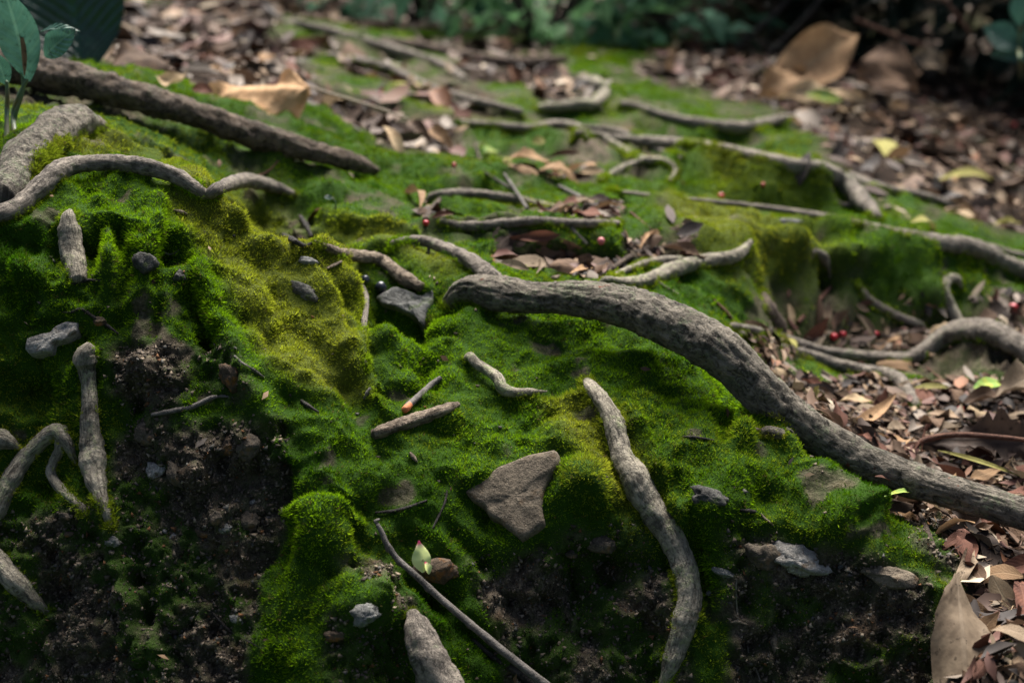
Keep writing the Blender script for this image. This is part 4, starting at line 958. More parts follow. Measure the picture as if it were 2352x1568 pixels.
# fine grit and earth crumbs on the bare soil
def grit(name, n, label):
    sw = SOI[:-1, :-1] * (1 - 0.8 * COV.reshape(nY, nA)[:-1, :-1])
    p, nn, vi = scatter_ground(lambda g: sw + 0.01, n, 0.95, 1.5, 0.45)
    r = 0.0006 + 0.0024 * rng.random((n, 1)) ** 5
    ax = unit(rng.normal(0, 1, (n, 3))); bx = unit(np.cross(ax, rng.normal(0, 1, (n, 3)))); cx_ = np.cross(ax, bx)
    c0 = p + nn * r * 0.2
    e = [r * rng.uniform(0.5, 1.5, (n, 1)) for _ in range(4)]
    V = np.stack([c0 + ax * e[0], c0 - ax * 0.5 * e[1] + bx * e[1], c0 - ax * 0.5 * e[2] - bx * 0.6 * e[2] + cx_ * e[2], c0 - ax * 0.4 * e[3] - bx * 0.5 * e[3] - cx_ * e[3]], 1).reshape(-1, 3)
    F = np.array([[0, 1, 2], [0, 2, 3], [0, 3, 1], [1, 3, 2]])
    tri = (np.arange(n)[:, None, None] * 4 + F[None]).ravel()
    m_ = bpy.data.meshes.new(name); m_.vertices.add(n * 4); m_.vertices.foreach_set('co', V.astype(np.float32).ravel())
    m_.loops.add(n * 12); m_.loops.foreach_set('vertex_index', tri)
    m_.polygons.add(n * 4); m_.polygons.foreach_set('loop_start', np.arange(0, n * 12, 3)); m_.polygons.foreach_set('loop_total', np.full(n * 4, 3))
    m_.update()
    pal = np.array([(0.055, 0.043, 0.032), (0.11, 0.085, 0.062), (0.18, 0.14, 0.10), (0.24, 0.19, 0.135), (0.12, 0.055, 0.022), (0.075, 0.07, 0.06)])
    cc_ = pal[rng.choice(6, n, p=[.36, .32, .16, .03, .05, .08])] * rng.uniform(0.7, 1.25, (n, 1))
    C4 = np.ones((n, 4, 4), np.float32); C4[:, :, :3] = cc_[:, None]
    at_ = m_.attributes.new('tint', 'FLOAT_COLOR', 'POINT'); at_.data.foreach_set('color', C4.ravel())
    m_.materials.append(M['grit']); o = bpy.data.objects.new(name, m_); col.objects.link(o)
    return tag(o, label, 'grit', None, 'stuff')
M['grit'], nt, b = new_mat('soil grit'); k = N(nt); k.l(k.attr('tint').outputs['Color'], b.inputs['Base Color']); b.inputs['Roughness'].default_value = 0.9
grit('grit', 24000, 'fine earth crumbs and grit on the bare dark soil')

# moss creeping up the flanks of the roots, and the cap on the broad root at the left
def root_moss():
    pp, nn, ss = [], [], []
    for o, rad_ in MOSSY:
        me = o.data; n = len(me.vertices)
        co = np.empty(n * 3); me.vertices.foreach_get('co', co); co = co.reshape(-1, 3)
        no = np.empty(n * 3); me.vertices.foreach_get('normal', no); no = no.reshape(-1, 3)
        if co[:, 1].min() > 3.2 or o.name.startswith('fallen'): continue
        lim = 0.004 if o is big_root else min(0.007, 0.45 * rad_)
        pn = fbm(co * 22.0 + 5.0, 3)
        for q, nq, f in zip(co, no, pn):
            g, _ = drop(q[0], q[1]); h = q[2] - g.z
            if -0.002 < h < lim * (0.6 + 1.4 * max(0, f + 0.3)) and nq[2] < 0.75:
                m = 3 if q[1] < 1.7 else 2
                for _ in range(m):
                    pp.append(q + rng.normal(0, 0.0018, 3)); nn.append(nq * 0.7 + np.array([0, 0, 0.3])); ss.append(0.9 if q[1] < 1.7 else 1.4)
    me = broad_root.data; n = len(me.vertices)
    co = np.empty(n * 3); me.vertices.foreach_get('co', co); co = co.reshape(-1, 3)
    no = np.empty(n * 3); me.vertices.foreach_get('normal', no); no = no.reshape(-1, 3)
    u, v = project(co); u = u + 18 * fbm(co * 40, 2); v = v + 12 * fbm(co * 40 + 7, 2)
    sel = np.nonzero(inpoly(u, v, [(80,350),(150,312),(230,330),(320,370),(200,392),(120,400),(60,420)]) & (no[:, 2] > 0.1))[0]
    for i in sel:
        for _ in range(9):
            pp.append(co[i] + rng.normal(0, 0.002, 3)); nn.append(no[i]); ss.append(1.1)
    pp, nn, ss = np.array(pp), unit(np.array(nn)), np.array(ss)
    n = len(pp); ol = np.clip(0.35 + 0.6 * fbm(pp * 9.0, 2), 0, 1)
    moss_object('moss', pp, nn, ss * rng.uniform(0.7, 1.2, n), moss_tint(pp, ol), 'fine moss creeping up the sides of the roots', 7)
root_moss()
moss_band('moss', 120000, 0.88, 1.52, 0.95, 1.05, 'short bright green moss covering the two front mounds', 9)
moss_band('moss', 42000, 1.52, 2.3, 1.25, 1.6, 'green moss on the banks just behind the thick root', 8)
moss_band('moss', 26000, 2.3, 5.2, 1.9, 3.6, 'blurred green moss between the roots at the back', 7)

# ------------------------------------------------------------------ leaves
def leaf_grid(L, W, curl=0.3, fold=0.25, wave=0.1, twist=0.0, seed=0, shape=0.0, ns=9, nt=4, edge=0.0, bendy=0.0):
    """leaf along +X from its stalk, upper side +Z; shape>0 widest near the tip, <0 near the stalk"""
    r = random.Random(seed); ph = r.uniform(0, 6.28)
    vs, uv = [], []
    ang = 0.0; x = z = 0.0
    for i in range(ns + 1):
        s = i / ns
        if i: 
            ang = curl * (s - 0.35) * 2.0
            x += L / ns * math.cos(ang); z += -L / ns * math.sin(ang)
        sp = s ** (1.0 + shape) if shape >= 0 else 1 - (1 - s) ** (1.0 - shape)
        w = W / 2 * max(0.02, math.sin(math.pi * min(0.985, max(0.015, sp)))) ** 0.8
        if edge: w *= 1 + edge * r.uniform(-1, 1)
        tw = twist * s
        for j in range(-nt // 2, nt // 2 + 1):
            t = j / (nt / 2)
            yy = t * w * math.cos(fold * abs(t))
            zz = abs(t) * w * math.sin(fold) + wave * W * 0.3 * math.sin(ph + s * 9 + t * 2.0) * t * t
            yb = bendy * L * s * s
            vs.append((x, yy * math.cos(tw) - zz * math.sin(tw) + yb, z + yy * math.sin(tw) + zz * math.cos(tw)))
            uv.append((s, t))
    va = np.array(vs); va[:, 2] += W * 0.10 * fbm(va / max(W, 1e-6) * 2.2 + seed * 1.7, 3); vs = va.tolist()
    fs = []; m = nt + 1
    for i in range(ns):
        for j in range(nt):
            fs.append((i * m + j, i * m + j + 1, (i + 1) * m + j + 1, (i + 1) * m + j))
    return vs, fs, uv
def leaf_mesh(name, mat, **k):
    vs, fs, uv = leaf_grid(**k)
    me = bpy.data.meshes.new(name); me.from_pydata(vs, [], fs)
    me.polygons.foreach_set('use_smooth', [True] * len(fs))
    l = me.uv_layers.new(name='UVMap'); idx = np.empty(len(me.loops), int); me.loops.foreach_get('vertex_index', idx)
    l.data.foreach_set('uv', np.asarray(uv)[idx].ravel())
    me.materials.append(mat); return me
def frame_matrix(origin, xdir, up, roll=0.0):
    x = xdir.normalized(); y_ = up.cross(x).normalized(); z = x.cross(y_)
    m = Matrix((x, y_, z)).transposed()
    return Matrix.Translation(origin) @ (m @ Matrix.Rotation(roll, 3, 'X')).to_4x4()
def leaf_between(name, a, b_, wpx_m, mat, up=None, roll=0.0, label=None, cat='leaf', group=None, parent=None, seed=1, **k):
    d = b_ - a
    me = leaf_mesh(name, M[mat], L=d.length * k.pop('stretch', 1.05), W=wpx_m, seed=seed, **k)
    o = bpy.data.objects.new(name, me); col.objects.link(o)
    mw = frame_matrix(a, d, up or Vector((0, 0, 1)), roll)
    if parent:
        o.parent = parent; o.matrix_parent_inverse = parent.matrix_basis.inverted()
    o.matrix_basis = mw
    if not parent: tag(o, label, cat, group)
    return o
def fallen_leaf(label, base, tip, w, mat, y=None, lift=0.003, group='larger fallen leaves', roll=0.0, name='dead_leaf', up=None, **k):
    """base/tip: photo points; w: width in photo pixels"""
    def P3(q):
        if len(q) > 2: return at(*q)
        return pick(*q)[0] + Vector((0, 0, lift))
    a, b_ = P3(base), P3(tip)
    if up is None:
        up = (pick(0.5 * (base[0] + tip[0]), 0.5 * (base[1] + tip[1]))[1] * 0.6 + Vector((0, -0.25, 0.4))).normalized()
    sc = (0.5 * (a.y + b_.y) / CT) / FPX
    return leaf_between(name, a, b_, w * sc, mat, up, roll, label, 'leaf', group, **k)

FL = Vector((0, -0.75, 0.65))
fallen_leaf('big domed tan dry leaf lying behind the fallen branch', (706,192,2.12), (474,208,2.14), 190, 'leaf_sand', up=Vector((0, -0.42, 0.9)), curl=0.3, fold=-0.6, wave=0.8, shape=-0.1, seed=3, ns=16, nt=10, edge=0.05)
stalk_ = tube('leaf_stalk', [at(698,196,2.16), at(760,216,2.15), at(860,246,2.12), at(940,274,2.1)], [0.0022, 0.0020, 0.0018, 0.0012], M['stem_brown'], 8, 0.05, 0.02)
tag(stalk_, 'long thin bent stalk trailing right from the domed tan leaf', 'stalk')
fallen_leaf('ribbed grey-brown curled leaf standing behind the fallen branch', (262,152,2.12), (385,118,2.2), 118, 'leaf_brown', up=Vector((-0.2, -0.8, 0.5)), curl=0.5, fold=-0.25, wave=0.6, seed=4, ns=14, nt=8)
fallen_leaf('pale curled leaf on top of the fallen branch', (360,176,2.02), (448,196,2.0), 52, 'leaf_pale', up=Vector((0.1, -0.6, 0.8)), curl=-0.9, fold=0.5, wave=0.5, seed=5)
fallen_leaf('orange-brown leaf bit beside the domed leaf', (440,205,2.05), (490,208,2.05), 34, 'leaf_red', up=FL, curl=0.4, fold=0.4, seed=6)
fallen_leaf('pale yellow leaf lying in the blurred moss at the top', (885,200,2.9), (955,198,2.9), 34, 'leaf_yellow', up=Vector((0, -0.3, 1)), curl=0.2, fold=0.2, seed=7)
fallen_leaf('pale twisted leaf hanging over the end of the fallen branch', (880,290,2.1), (935,360,2.05), 30, 'leaf_pale', up=Vector((0.5, -0.7, 0.4)), curl=0.6, fold=0.5, twist=0.5, seed=8)
fallen_leaf('tan rolled leaf right of the fallen branch end', (985,300,2.3), (1035,325,2.25), 40, 'leaf_tan', up=FL, curl=0.8, fold=0.6, seed=9)
fallen_leaf('brown rolled leaf above the fallen branch end', (940,285,2.3), (985,310,2.25), 36, 'leaf_brown', up=FL, curl=0.8, fold=0.6, seed=10)
fallen_leaf('long tan leaf at the top of the middle leaf pile', (1160,392), (1300,388), 34, 'leaf_tan', up=FL, curl=0.3, fold=0.3, wave=0.6, seed=11, lift=0.014)
fallen_leaf('rolled orange-tan leaf sticking out of the middle leaf pile', (1250,394), (1335,374), 20, 'leaf_red', up=FL, curl=0.2, fold=0.9, seed=12, lift=0.02)
fallen_leaf('broad tan leaf in front of the middle leaf pile', (1240,408), (1352,414), 46, 'leaf_tan', up=FL, curl=0.5, fold=-0.3, wave=0.7, seed=13, lift=0.012)
fallen_leaf('pale pointed leaf right in the middle leaf pile', (1330,412), (1382,404), 26, 'leaf_pale', up=FL, curl=0.5, fold=0.4, seed=14, lift=0.01)
fallen_leaf('tiny round yellow leaf on the middle leaf pile', (1160,386), (1172,400), 22, 'leaf_yellow', up=FL, curl=0.2, fold=0.1, seed=15, lift=0.015)
fallen_leaf('small yellow-green leaf on the blurred mid moss', (1222,338), (1252,332), 24, 'leaf_yellow', up=FL, curl=0.3, fold=0.2, seed=16, lift=0.008)
fallen_leaf('grey-green round leaf left of the middle leaf pile', (1112,362), (1140,350), 32, 'leaf_fallen_green', up=FL, curl=0.3, fold=0.2, seed=17, lift=0.008)
fallen_leaf('tan folded leaf leaning at the left of the arching root', (965,495), (945,430), 30, 'leaf_tan', up=Vector((0.3, -0.9, 0.3)), curl=0.4, fold=0.5, seed=18, lift=0.01)
fallen_leaf('orange-brown leaf bit at the left end of the straight grey root', (990,512), (1042,498), 18, 'leaf_red', up=FL, curl=0.4, fold=0.6, seed=19, lift=0.006)
fallen_leaf('brown leaf on the upper side of the middle twig pile', (1290,486), (1350,474), 28, 'leaf_red', up=FL, curl=0.4, fold=0.4, seed=20, lift=0.01)
fallen_leaf('red-brown leaf at the centre of the middle twig pile', (1262,502), (1330,490), 24, 'leaf_brown', up=FL, curl=0.4, fold=0.4, seed=21, lift=0.008)
fallen_leaf('pinkish brown leaf at the right of the middle twig pile', (1340,492), (1420,500), 26, 'leaf_red', up=FL, curl=0.5, fold=0.4, seed=22, lift=0.01)
fallen_leaf('rounded brown leaf lying in the pocket behind the thick root', (1262,632), (1338,628), 44, 'leaf_brown', up=FL, curl=0.6, fold=-0.4, seed=23, lift=0.01)
fallen_leaf('upright pinkish leaf tip in the pocket behind the thick root', (1232,640), (1250,600), 18, 'leaf_grey', up=Vector((0, -1, 0.2)), curl=0.3, fold=0.5, seed=24, lift=0.006)
fallen_leaf('ochre leaf lying at the right of the pocket behind the thick root', (1310,640), (1390,622), 24, 'leaf_tan', up=FL, curl=0.3, fold=0.3, seed=25, lift=0.006)
fallen_leaf('pale grey leaf at the left of the pocket behind the thick root', (1150,618), (1215,632), 24, 'leaf_grey', up=FL, curl=0.3, fold=0.3, seed=26, lift=0.008)
fallen_leaf('curled tan leaf standing in the twig heap', (1470,590), (1508,540), 22, 'leaf_tan', up=Vector((-0.3, -0.9, 0.2)), curl=0.4, fold=0.9, seed=27, lift=0.01)
fallen_leaf('pink slender leaf standing upright before the right bank', (1822,758), (1812,700), 18, 'leaf_pale', up=Vector((0.2, -1, 0.1)), curl=0.15, fold=0.4, seed=28)
# the big blurred leaves at the back right
fallen_leaf('big upright pointed brown leaf in the right background', (1760,215,3.5), (1972,72,3.6), 130, 'leaf_tan', up=Vector((0.2, -0.85, 0.45)), curl=0.35, fold=0.35, wave=0.5, seed=31, ns=14, nt=8)
fallen_leaf('big arched brown leaf right of the pointed one in the background', (1975,150,3.55), (2140,140,3.6), 110, 'leaf_brown', up=Vector((0.1, -0.75, 0.6)), curl=0.7, fold=-0.3, wave=0.6, seed=32, ns=14, nt=8)
fallen_leaf('low brown leaf under the arched one in the background', (1965,190,3.45), (2120,190,3.5), 80, 'leaf_brown', up=Vector((0, -0.6, 0.8)), curl=0.5, fold=0.3, wave=0.6, seed=33, ns=12, nt=6)
fallen_leaf('ruffled orange-tan leaf at the left of the background leaf heap', (1745,225,3.4), (1855,160,3.5), 85, 'leaf_tan', up=Vector((-0.3, -0.8, 0.5)), curl=0.4, fold=0.4, wave=0.9, seed=34, ns=12, nt=6)
fallen_leaf('pale leaf in front of the background leaf heap', (1790,225,3.35), (1980,215,3.35), 60, 'leaf_pale', up=Vector((0, -0.55, 0.85)), curl=0.3, fold=0.3, wave=0.8, seed=35, ns=12, nt=6)
fallen_leaf('pale green leaf in front of the background leaf heap', (1850,218,3.3), (1935,226,3.3), 34, 'leaf_fallen_green', up=FL, curl=0.3, fold=0.3, seed=36)
fallen_leaf('grey shrivelled leaf at the right of the background leaf heap', (2090,130,3.6), (2180,150,3.6), 60, 'leaf_grey', up=Vector((0, -0.8, 0.6)), curl=0.5, fold=0.4, wave=0.6, seed=37)
fallen_leaf('yellow leaf lying on the right litter slope', (2005,338), (2068,378), 46, 'leaf_yellow', up=Vector((0, -0.6, 0.8)), curl=0.3, fold=0.2, seed=38, lift=0.012)
fallen_leaf('pale yellow leaf below the straight right root', (2090,528), (2160,522), 26, 'leaf_yellow', up=FL, curl=0.2, fold=0.2, seed=39, lift=0.01)
fallen_leaf('greyish yellow leaf on the right litter slope', (2065,412), (2130,425), 36, 'leaf_grey', up=FL, curl=0.2, fold=0.2, seed=40, lift=0.01)
fallen_leaf('long curved green-yellow leaf on the right litter slope', (2150,430), (2310,400), 30, 'leaf_yellow', up=FL, curl=0.3, fold=0.3, bendy=-0.1, seed=41, lift=0.012)
fallen_leaf('pale round leaf in the far litter', (1700,178,4.0), (1732,150,4.0), 44, 'leaf_pale', up=Vector((0, -0.8, 0.6)), curl=0.3, fold=0.2, seed=42)
# foreground right
bl = fallen_leaf('large torn grey-tan leaf at the bottom right corner', (2196,1318,1.115), (2232,1700,0.985), 150, 'leaf_grey', up=Vector((-0.15, -0.88, 0.42)), curl=0.2, fold=-0.3, wave=0.8, seed=51, ns=18, nt=8, edge=0.07, shape=-0.1)
fallen_leaf('smooth red-brown oval leaf below the thick root end', (2213,1225), (2219,1312), 58, 'leaf_red', up=Vector((-0.1, -0.75, 0.65)), curl=0.12, fold=0.12, seed=52, ns=12, nt=6, lift=0.008)
fallen_leaf('dark blackish leaf right of the red-brown oval leaf', (2262,1230), (2278,1312), 56, 'leaf_dark', up=Vector((0.1, -0.7, 0.7)), curl=0.2, fold=0.2, seed=53, ns=12, nt=6, lift=0.006)
fallen_leaf('red-brown pointed leaf at the right edge pointing left', (2420,1312), (2284,1338), 52, 'leaf_red', up=Vector((0, -0.7, 0.7)), curl=0.25, fold=0.45, seed=54, ns=12, nt=6, lift=0.012)
fallen_leaf('pale crumpled leaf below the red-brown oval leaf', (2232,1290), (2205,1352), 42, 'leaf_grey', up=Vector((-0.2, -0.8, 0.5)), curl=0.5, fold=0.5, wave=0.9, edge=0.2, seed=55, lift=0.01)
fallen_leaf('pinkish leaf hanging at the right edge low in the litter', (2335,1350), (2360,1440), 56, 'leaf_red', up=Vector((0, -0.8, 0.6)), curl=0.3, fold=0.3, seed=56, lift=0.008)
fallen_leaf('brown curled leaf lying right of the thick root end', (2205,1090), (2288,1060), 46, 'leaf_red', up=Vector((-0.2, -0.8, 0.5)), curl=0.2, fold=0.25, seed=57, ns=12, nt=6, lift=0.012)
fallen_leaf('long thin yellow-green leaf along the thick root', (2150,1075), (2330,1125), 13, 'leaf_yellow', up=Vector((0, -0.7, 0.7)), curl=0.2, fold=0.3, seed=58, lift=0.02)
fallen_leaf('thin dark green leaf under the thick root', (2030,1158), (2140,1155), 22, 'leaf_fallen_green', up=Vector((0, -0.6, 0.8)), curl=0.3, fold=0.4, seed=59, lift=0.008)
fallen_leaf('pinkish leaf lying left of the thin dark green leaf', (2008,1118), (2062,1142), 22, 'leaf_red', up=Vector((0, -0.6, 0.8)), curl=0.2, fold=0.2, seed=60, lift=0.01)
fallen_leaf('green and yellow leaf in the right litter', (2232,928), (2300,908), 34, 'leaf_fallen_green', up=Vector((0, -0.6, 0.8)), curl=0.25, fold=0.2, seed=61, ns=12, nt=6, lift=0.02)
fallen_leaf('pale lime leaf lying flat behind the hook of the slim root', (2095,912), (2178,906), 18, 'leaf_yellow', up=Vector((0, -0.5, 0.85)), curl=0.2, fold=0.2, seed=62, lift=0.012)
fallen_leaf('big crumpled tan leaf at the right edge of the litter', (2290,945), (2420,880), 90, 'leaf_grey', up=Vector((-0.1, -0.6, 0.8)), curl=0.5, fold=0.35, wave=0.6, seed=63, ns=12, nt=6, lift=0.02)
fallen_leaf('whitish leaf lying right of the thick root bend', (1925,945), (2020,935), 26, 'leaf_pale', up=Vector((0, -0.5, 0.85)), curl=0.3, fold=0.2, wave=0.8, seed=64, lift=0.012)
fallen_leaf('curled tan leaf shaped like a boat near the thick root', (1965,985), (2030,972), 38, 'leaf_tan', up=Vector((0, -0.6, 0.8)), curl=-0.7, fold=0.6, seed=65, lift=0.012)
fallen_leaf('oval grey-brown leaf in the litter beside the red stalk', (2035,1012), (2080,1000), 30, 'leaf_grey', up=Vector((0, -0.7, 0.7)), curl=0.25, fold=0.25, seed=66, lift=0.014)
sl = empty('dead_leaf', pick(2200, 1010)[0]); tag(sl, 'dark serrated leaf with a long red stalk in the right litter', 'leaf', 'larger fallen leaves')
k_ = fallen_leaf('x', (2120,1018,1.43), (2420,1012,1.42), 110, 'leaf_dark', up=Vector((0, -0.72, 0.7)), curl=0.25, fold=0.45, wave=0.9, seed=67, ns=34, nt=6, edge=0.28)
for p_ in ('label', 'category', 'group'): del k_[p_]
k_.name = 'blade'; k_.parent = sl; k_.matrix_parent_inverse = sl.matrix_basis.inverted()
k2 = tube('stalk', [at(2060,1045,1.40), at(2095,1028,1.41), at(2130,1008,1.415), at(2200,998,1.405), at(2300,1004,1.40), at(2400,1016,1.40)], [0.0026, 0.0030, 0.0032, 0.0030, 0.0026, 0.002], M['twig_red'], 10, 0.05, 0.03, parent=sl)
k2.matrix_parent_inverse = Matrix.Translation(sl.location).inverted()

# the petal in front
pe = empty('petal', pick(968, 1290)[0]); tag(pe, 'pale yellow-green petal with a pink tip beside the long twig', 'petal')
m_, nt, b = new_mat('petal'); k = N(nt); sp = k.n('ShaderNodeSeparateXYZ'); k.l(k.n('ShaderNodeTexCoord').outputs['UV'], sp.inputs[0])
c = k.ramp(sp.outputs[0], [(0.0, (0.62, 0.68, 0.26)), (0.72, (0.60, 0.66, 0.25)), (0.84, (0.62, 0.50, 0.30)), (0.92, (0.58, 0.06, 0.14))])
c = k.mix(k.ramp(k.noise(k.obj(), 150.0, 3), [(0.66, 0.0), (0.72, 0.7)]), c, (0.16, 0.13, 0.06))
k.l(c, b.inputs['Base Color']); b.inputs['Roughness'].default_value = 0.45; b.inputs['Subsurface Weight'].default_value = 0.1; b.inputs['Subsurface Radius'].default_value = (0.002, 0.002, 0.001)
M['petal'] = m_
pa, pb = at(972,1314,1.118), at(963,1244,1.124)
a_ = leaf_between('blade', pa, pb, 48 * 1.115 / CT / FPX, 'petal', Vector((0.15, -1, 0.25)), 0.0, parent=pe, curl=0.25, fold=-0.25, seed=2, shape=-0.35, ns=14, nt=8)
b_ = leaf_between('folded_edge', at(985,1318,1.114), at(980,1290,1.114), 22 * 1.115 / CT / FPX, 'petal', Vector((0.5, -1, 0.2)), 0.4, parent=pe, curl=0.5, fold=0.3, seed=5)

# ---- scattered litter: single leaves, then fine crumbs
CLS = [('tan', 'leaf_tan', 0.18), ('brown', 'leaf_brown', 0.28), ('reddish brown', 'leaf_red', 0.20), ('dark rotten', 'leaf_dark', 0.12), ('greyish', 'leaf_grey', 0.16), ('pale', 'leaf_pale', 0.045), ('yellowish', 'leaf_yellow', 0.015)]
MARKS = [(2212,1262,'by the smooth red-brown oval leaf'),(2235,1450,'beside the large torn tan leaf'),(2330,1500,'in the bottom right corner'),(2330,1250,'at the right edge below the thick root'),(2090,1190,'just under the thick root'),
 (2206,948,'near the lone bright red berry'),(2220,1015,'around the dark serrated leaf'),(2265,918,'next to the green and yellow leaf'),(2100,930,'at the hook of the slim root'),(1970,960,'right of the thick root bend'),(1860,890,'behind the thick root bend'),
 (1920,775,'by the twin red berries'),(2060,770,'at the foot of the right bank'),(2300,720,'above the arched root'),(1800,770,'beside the upright pink leaf'),(2280,860,'under the arched root'),(2080,1060,'along the right side of the thick root'),
 (2035,360,'near the yellow leaf on the upper right slope'),(2230,410,'by the long curved yellow leaf'),(2130,520,'just above the long right root'),(2300,520,'at the right edge above the long root'),(1900,320,'above the straight right root'),(2150,300,'midway up the right litter slope'),(2320,300,'high at the right edge'),
 (1850,240,'in front of the background leaf heap'),(2080,220,'right of the background leaf heap'),(1620,230,'left of the background leaf heap'),(1560,150,'in front of the dark shrubs'),(1700,120,'behind the far sagging root'),
 (600,215,'around the domed tan leaf'),(900,300,'past the end of the fallen branch'),(780,250,'under the long bent stalk'),(400,120,'behind the ribbed grey leaf'),(600,110,'in the far left litter'),(330,60,'beyond the broad dark leaf'),(800,60,'at the top left edge'),
 (1270,400,'in the middle leaf pile'),(1350,490,'in the middle twig pile'),(1270,620,'in the pocket behind the thick root'),(1490,575,'in the twig heap'),(1280,215,'inside the looping far root'),(1120,170,'between the far roots'),(1000,500,'left of the straight grey root')]
def mark_of(u, v):
    return min(MARKS, key=lambda q: (q[0] - u) ** 2 + (1.6 * (q[1] - v)) ** 2)[2]
VARS = {}
for nm, mt, wt in CLS:
    VARS[nm] = [(w_, leaf_mesh('dead_leaf', M[mt], L=1.0, W=random.uniform(0.30, 0.52), curl=cu, fold=fo, wave=random.uniform(0.2, 1.0), twist=random.uniform(-0.5, 0.5), seed=300 + i, shape=random.uniform(-0.3, 0.3), ns=7, nt=4, edge=0.04, bendy=random.uniform(-0.1, 0.1))) for i, (w_, cu, fo) in enumerate([('flat', 0.1, 0.05), ('curled', 0.9, 0.1), ('folded', 0.2, 0.75), ('cupped', -0.7, 0.3), ('arched', 0.6, -0.35), ('flattish', 0.25, 0.2)])]
LIT2 = LIT[:-1, :-1]
def litter_leaves(n, y0, y1, lo, hi):
    p, nn, vi = scatter_ground(lambda g: LIT2 ** 2, n * 3, y0, y1, 0.43)
    uu, vv = project(p); done = 0; keep = []
    for q, nq, u, v in zip(p, nn, uu, vv):
        if done >= n: break
        if not (-20 < u < 2372 and -10 < v < 1580): continue
        L = random.uniform(lo, hi)
        if any((q[0] - a[0]) ** 2 + (q[1] - a[1]) ** 2 < (0.42 * L) ** 2 for a in keep): continue
        keep.append(q); done += 1
        t = random.random(); cum = 0
        for nm, mt, wt in CLS:
            cum += wt
            if t <= cum: break
        wd, lm_ = random.choice(VARS[nm])
        o = bpy.data.objects.new('dead_leaf', lm_); col.objects.link(o)
        up = (Vector(nq) + Vector((random.gauss(0, .35), random.gauss(-0.15, .35), 0))).normalized()
        an = random.uniform(0, 6.283)
        xd = Vector((math.cos(an), math.sin(an), 0)); xd = (xd - up * xd.dot(up)).normalized()
        mw = frame_matrix(Vector(q) + Vector((0, 0, random.uniform(0.003, 0.014))) - xd * L * 0.5, xd, up, random.gauss(0, 0.3))
        o.matrix_basis = mw @ Matrix.Scale(L, 4)
        mk = mark_of(u, v); tt = (L - lo) / (hi - lo)
        sz = 'tiny' if tt < 0.25 else 'small' if tt < 0.5 else 'mid-sized' if tt < 0.75 else 'large'
        tag(o, f'{sz} {wd} {nm} leaf {mk}', 'leaf', f'litter leaves {mk}')
litter_leaves(80, 0.95, 1.40, 0.026, 0.062)
litter_leaves(95, 1.40, 2.05, 0.030, 0.072)
litter_leaves(80, 2.05, 3.3, 0.045, 0.10)
litter_leaves(50, 3.3, 5.2, 0.08, 0.17)

def crumbs(name, n, y0, y1, lo, hi, label):
    """tiny leaf flakes and stalk bits, one object"""
    p, nn, vi = scatter_ground(lambda g: np.clip(LIT2 ** 2 + 0.003, 0, 1), n, y0, y1, 0.47)
    L = rng.uniform(lo, hi, n)[:, None]; thin = (rng.random(n) < 0.4)[:, None]
    W = np.where(thin, L * 0.08, L * rng.uniform(0.28, 0.5, (n, 1)))
    up = unit(nn + rng.normal(0, 0.28, (n, 3))); L = np.where(thin, L * 1.7, L)
    x = unit(np.cross(up, rng.normal(0, 1, (n, 3)))); y_ = np.cross(up, x)
    c0 = p + np.array([0, 0, 1.0]) * rng.uniform(0.001, 0.006, (n, 1))
    V = np.stack([c0 - x * L / 2, c0 - y_ * W / 2 + up * L * 0.06, c0 + x * L / 2, c0 + y_ * W / 2 + up * L * 0.10], 1).reshape(-1, 3)
    m_ = bpy.data.meshes.new(name); m_.vertices.add(n * 4); m_.vertices.foreach_set('co', V.astype(np.float32).ravel())
    tri = (np.arange(n)[:, None] * 4 + np.array([0, 1, 3, 1, 2, 3])).ravel()
    m_.loops.add(n * 6); m_.loops.foreach_set('vertex_index', tri)
    m_.polygons.add(n * 2); m_.polygons.foreach_set('loop_start', np.arange(0, n * 6, 3)); m_.polygons.foreach_set('loop_total', np.full(n * 2, 3))
    m_.update()
    pal = np.array([(0.12, 0.066, 0.034), (0.060, 0.034, 0.020), (0.19, 0.12, 0.065), (0.09, 0.040, 0.022), (0.14, 0.105, 0.070), (0.028, 0.020, 0.015), (0.26, 0.185, 0.11)])
    cc_ = pal[rng.choice(7, n, p=[.22, .22, .14, .14, .10, .14, .04])] * rng.uniform(0.7, 1.2, (n, 1))
    C4 = np.ones((n, 4, 4), np.float32); C4[:, :, :3] = cc_[:, None]
    at_ = m_.attributes.new('tint', 'FLOAT_COLOR', 'POINT'); at_.data.foreach_set('color', C4.ravel())
    m_.materials.append(M['crumb']); o = bpy.data.objects.new(name, m_); col.objects.link(o)
    return tag(o, label, 'leaf litter', None, 'stuff')
M['crumb'], nt, b = new_mat('leaf crumbs'); k = N(nt); k.l(k.attr('tint').outputs['Color'], b.inputs['Base Color']); b.inputs['Roughness'].default_value = 0.7
crumbs('leaf_litter', 7000, 0.9, 1.9, 0.004, 0.016, 'fine brown leaf crumbs and stalk bits in the near litter')
crumbs('leaf_litter', 12000, 1.9, 5.6, 0.008, 0.036, 'fine brown leaf crumbs and stalk bits in the far litter')

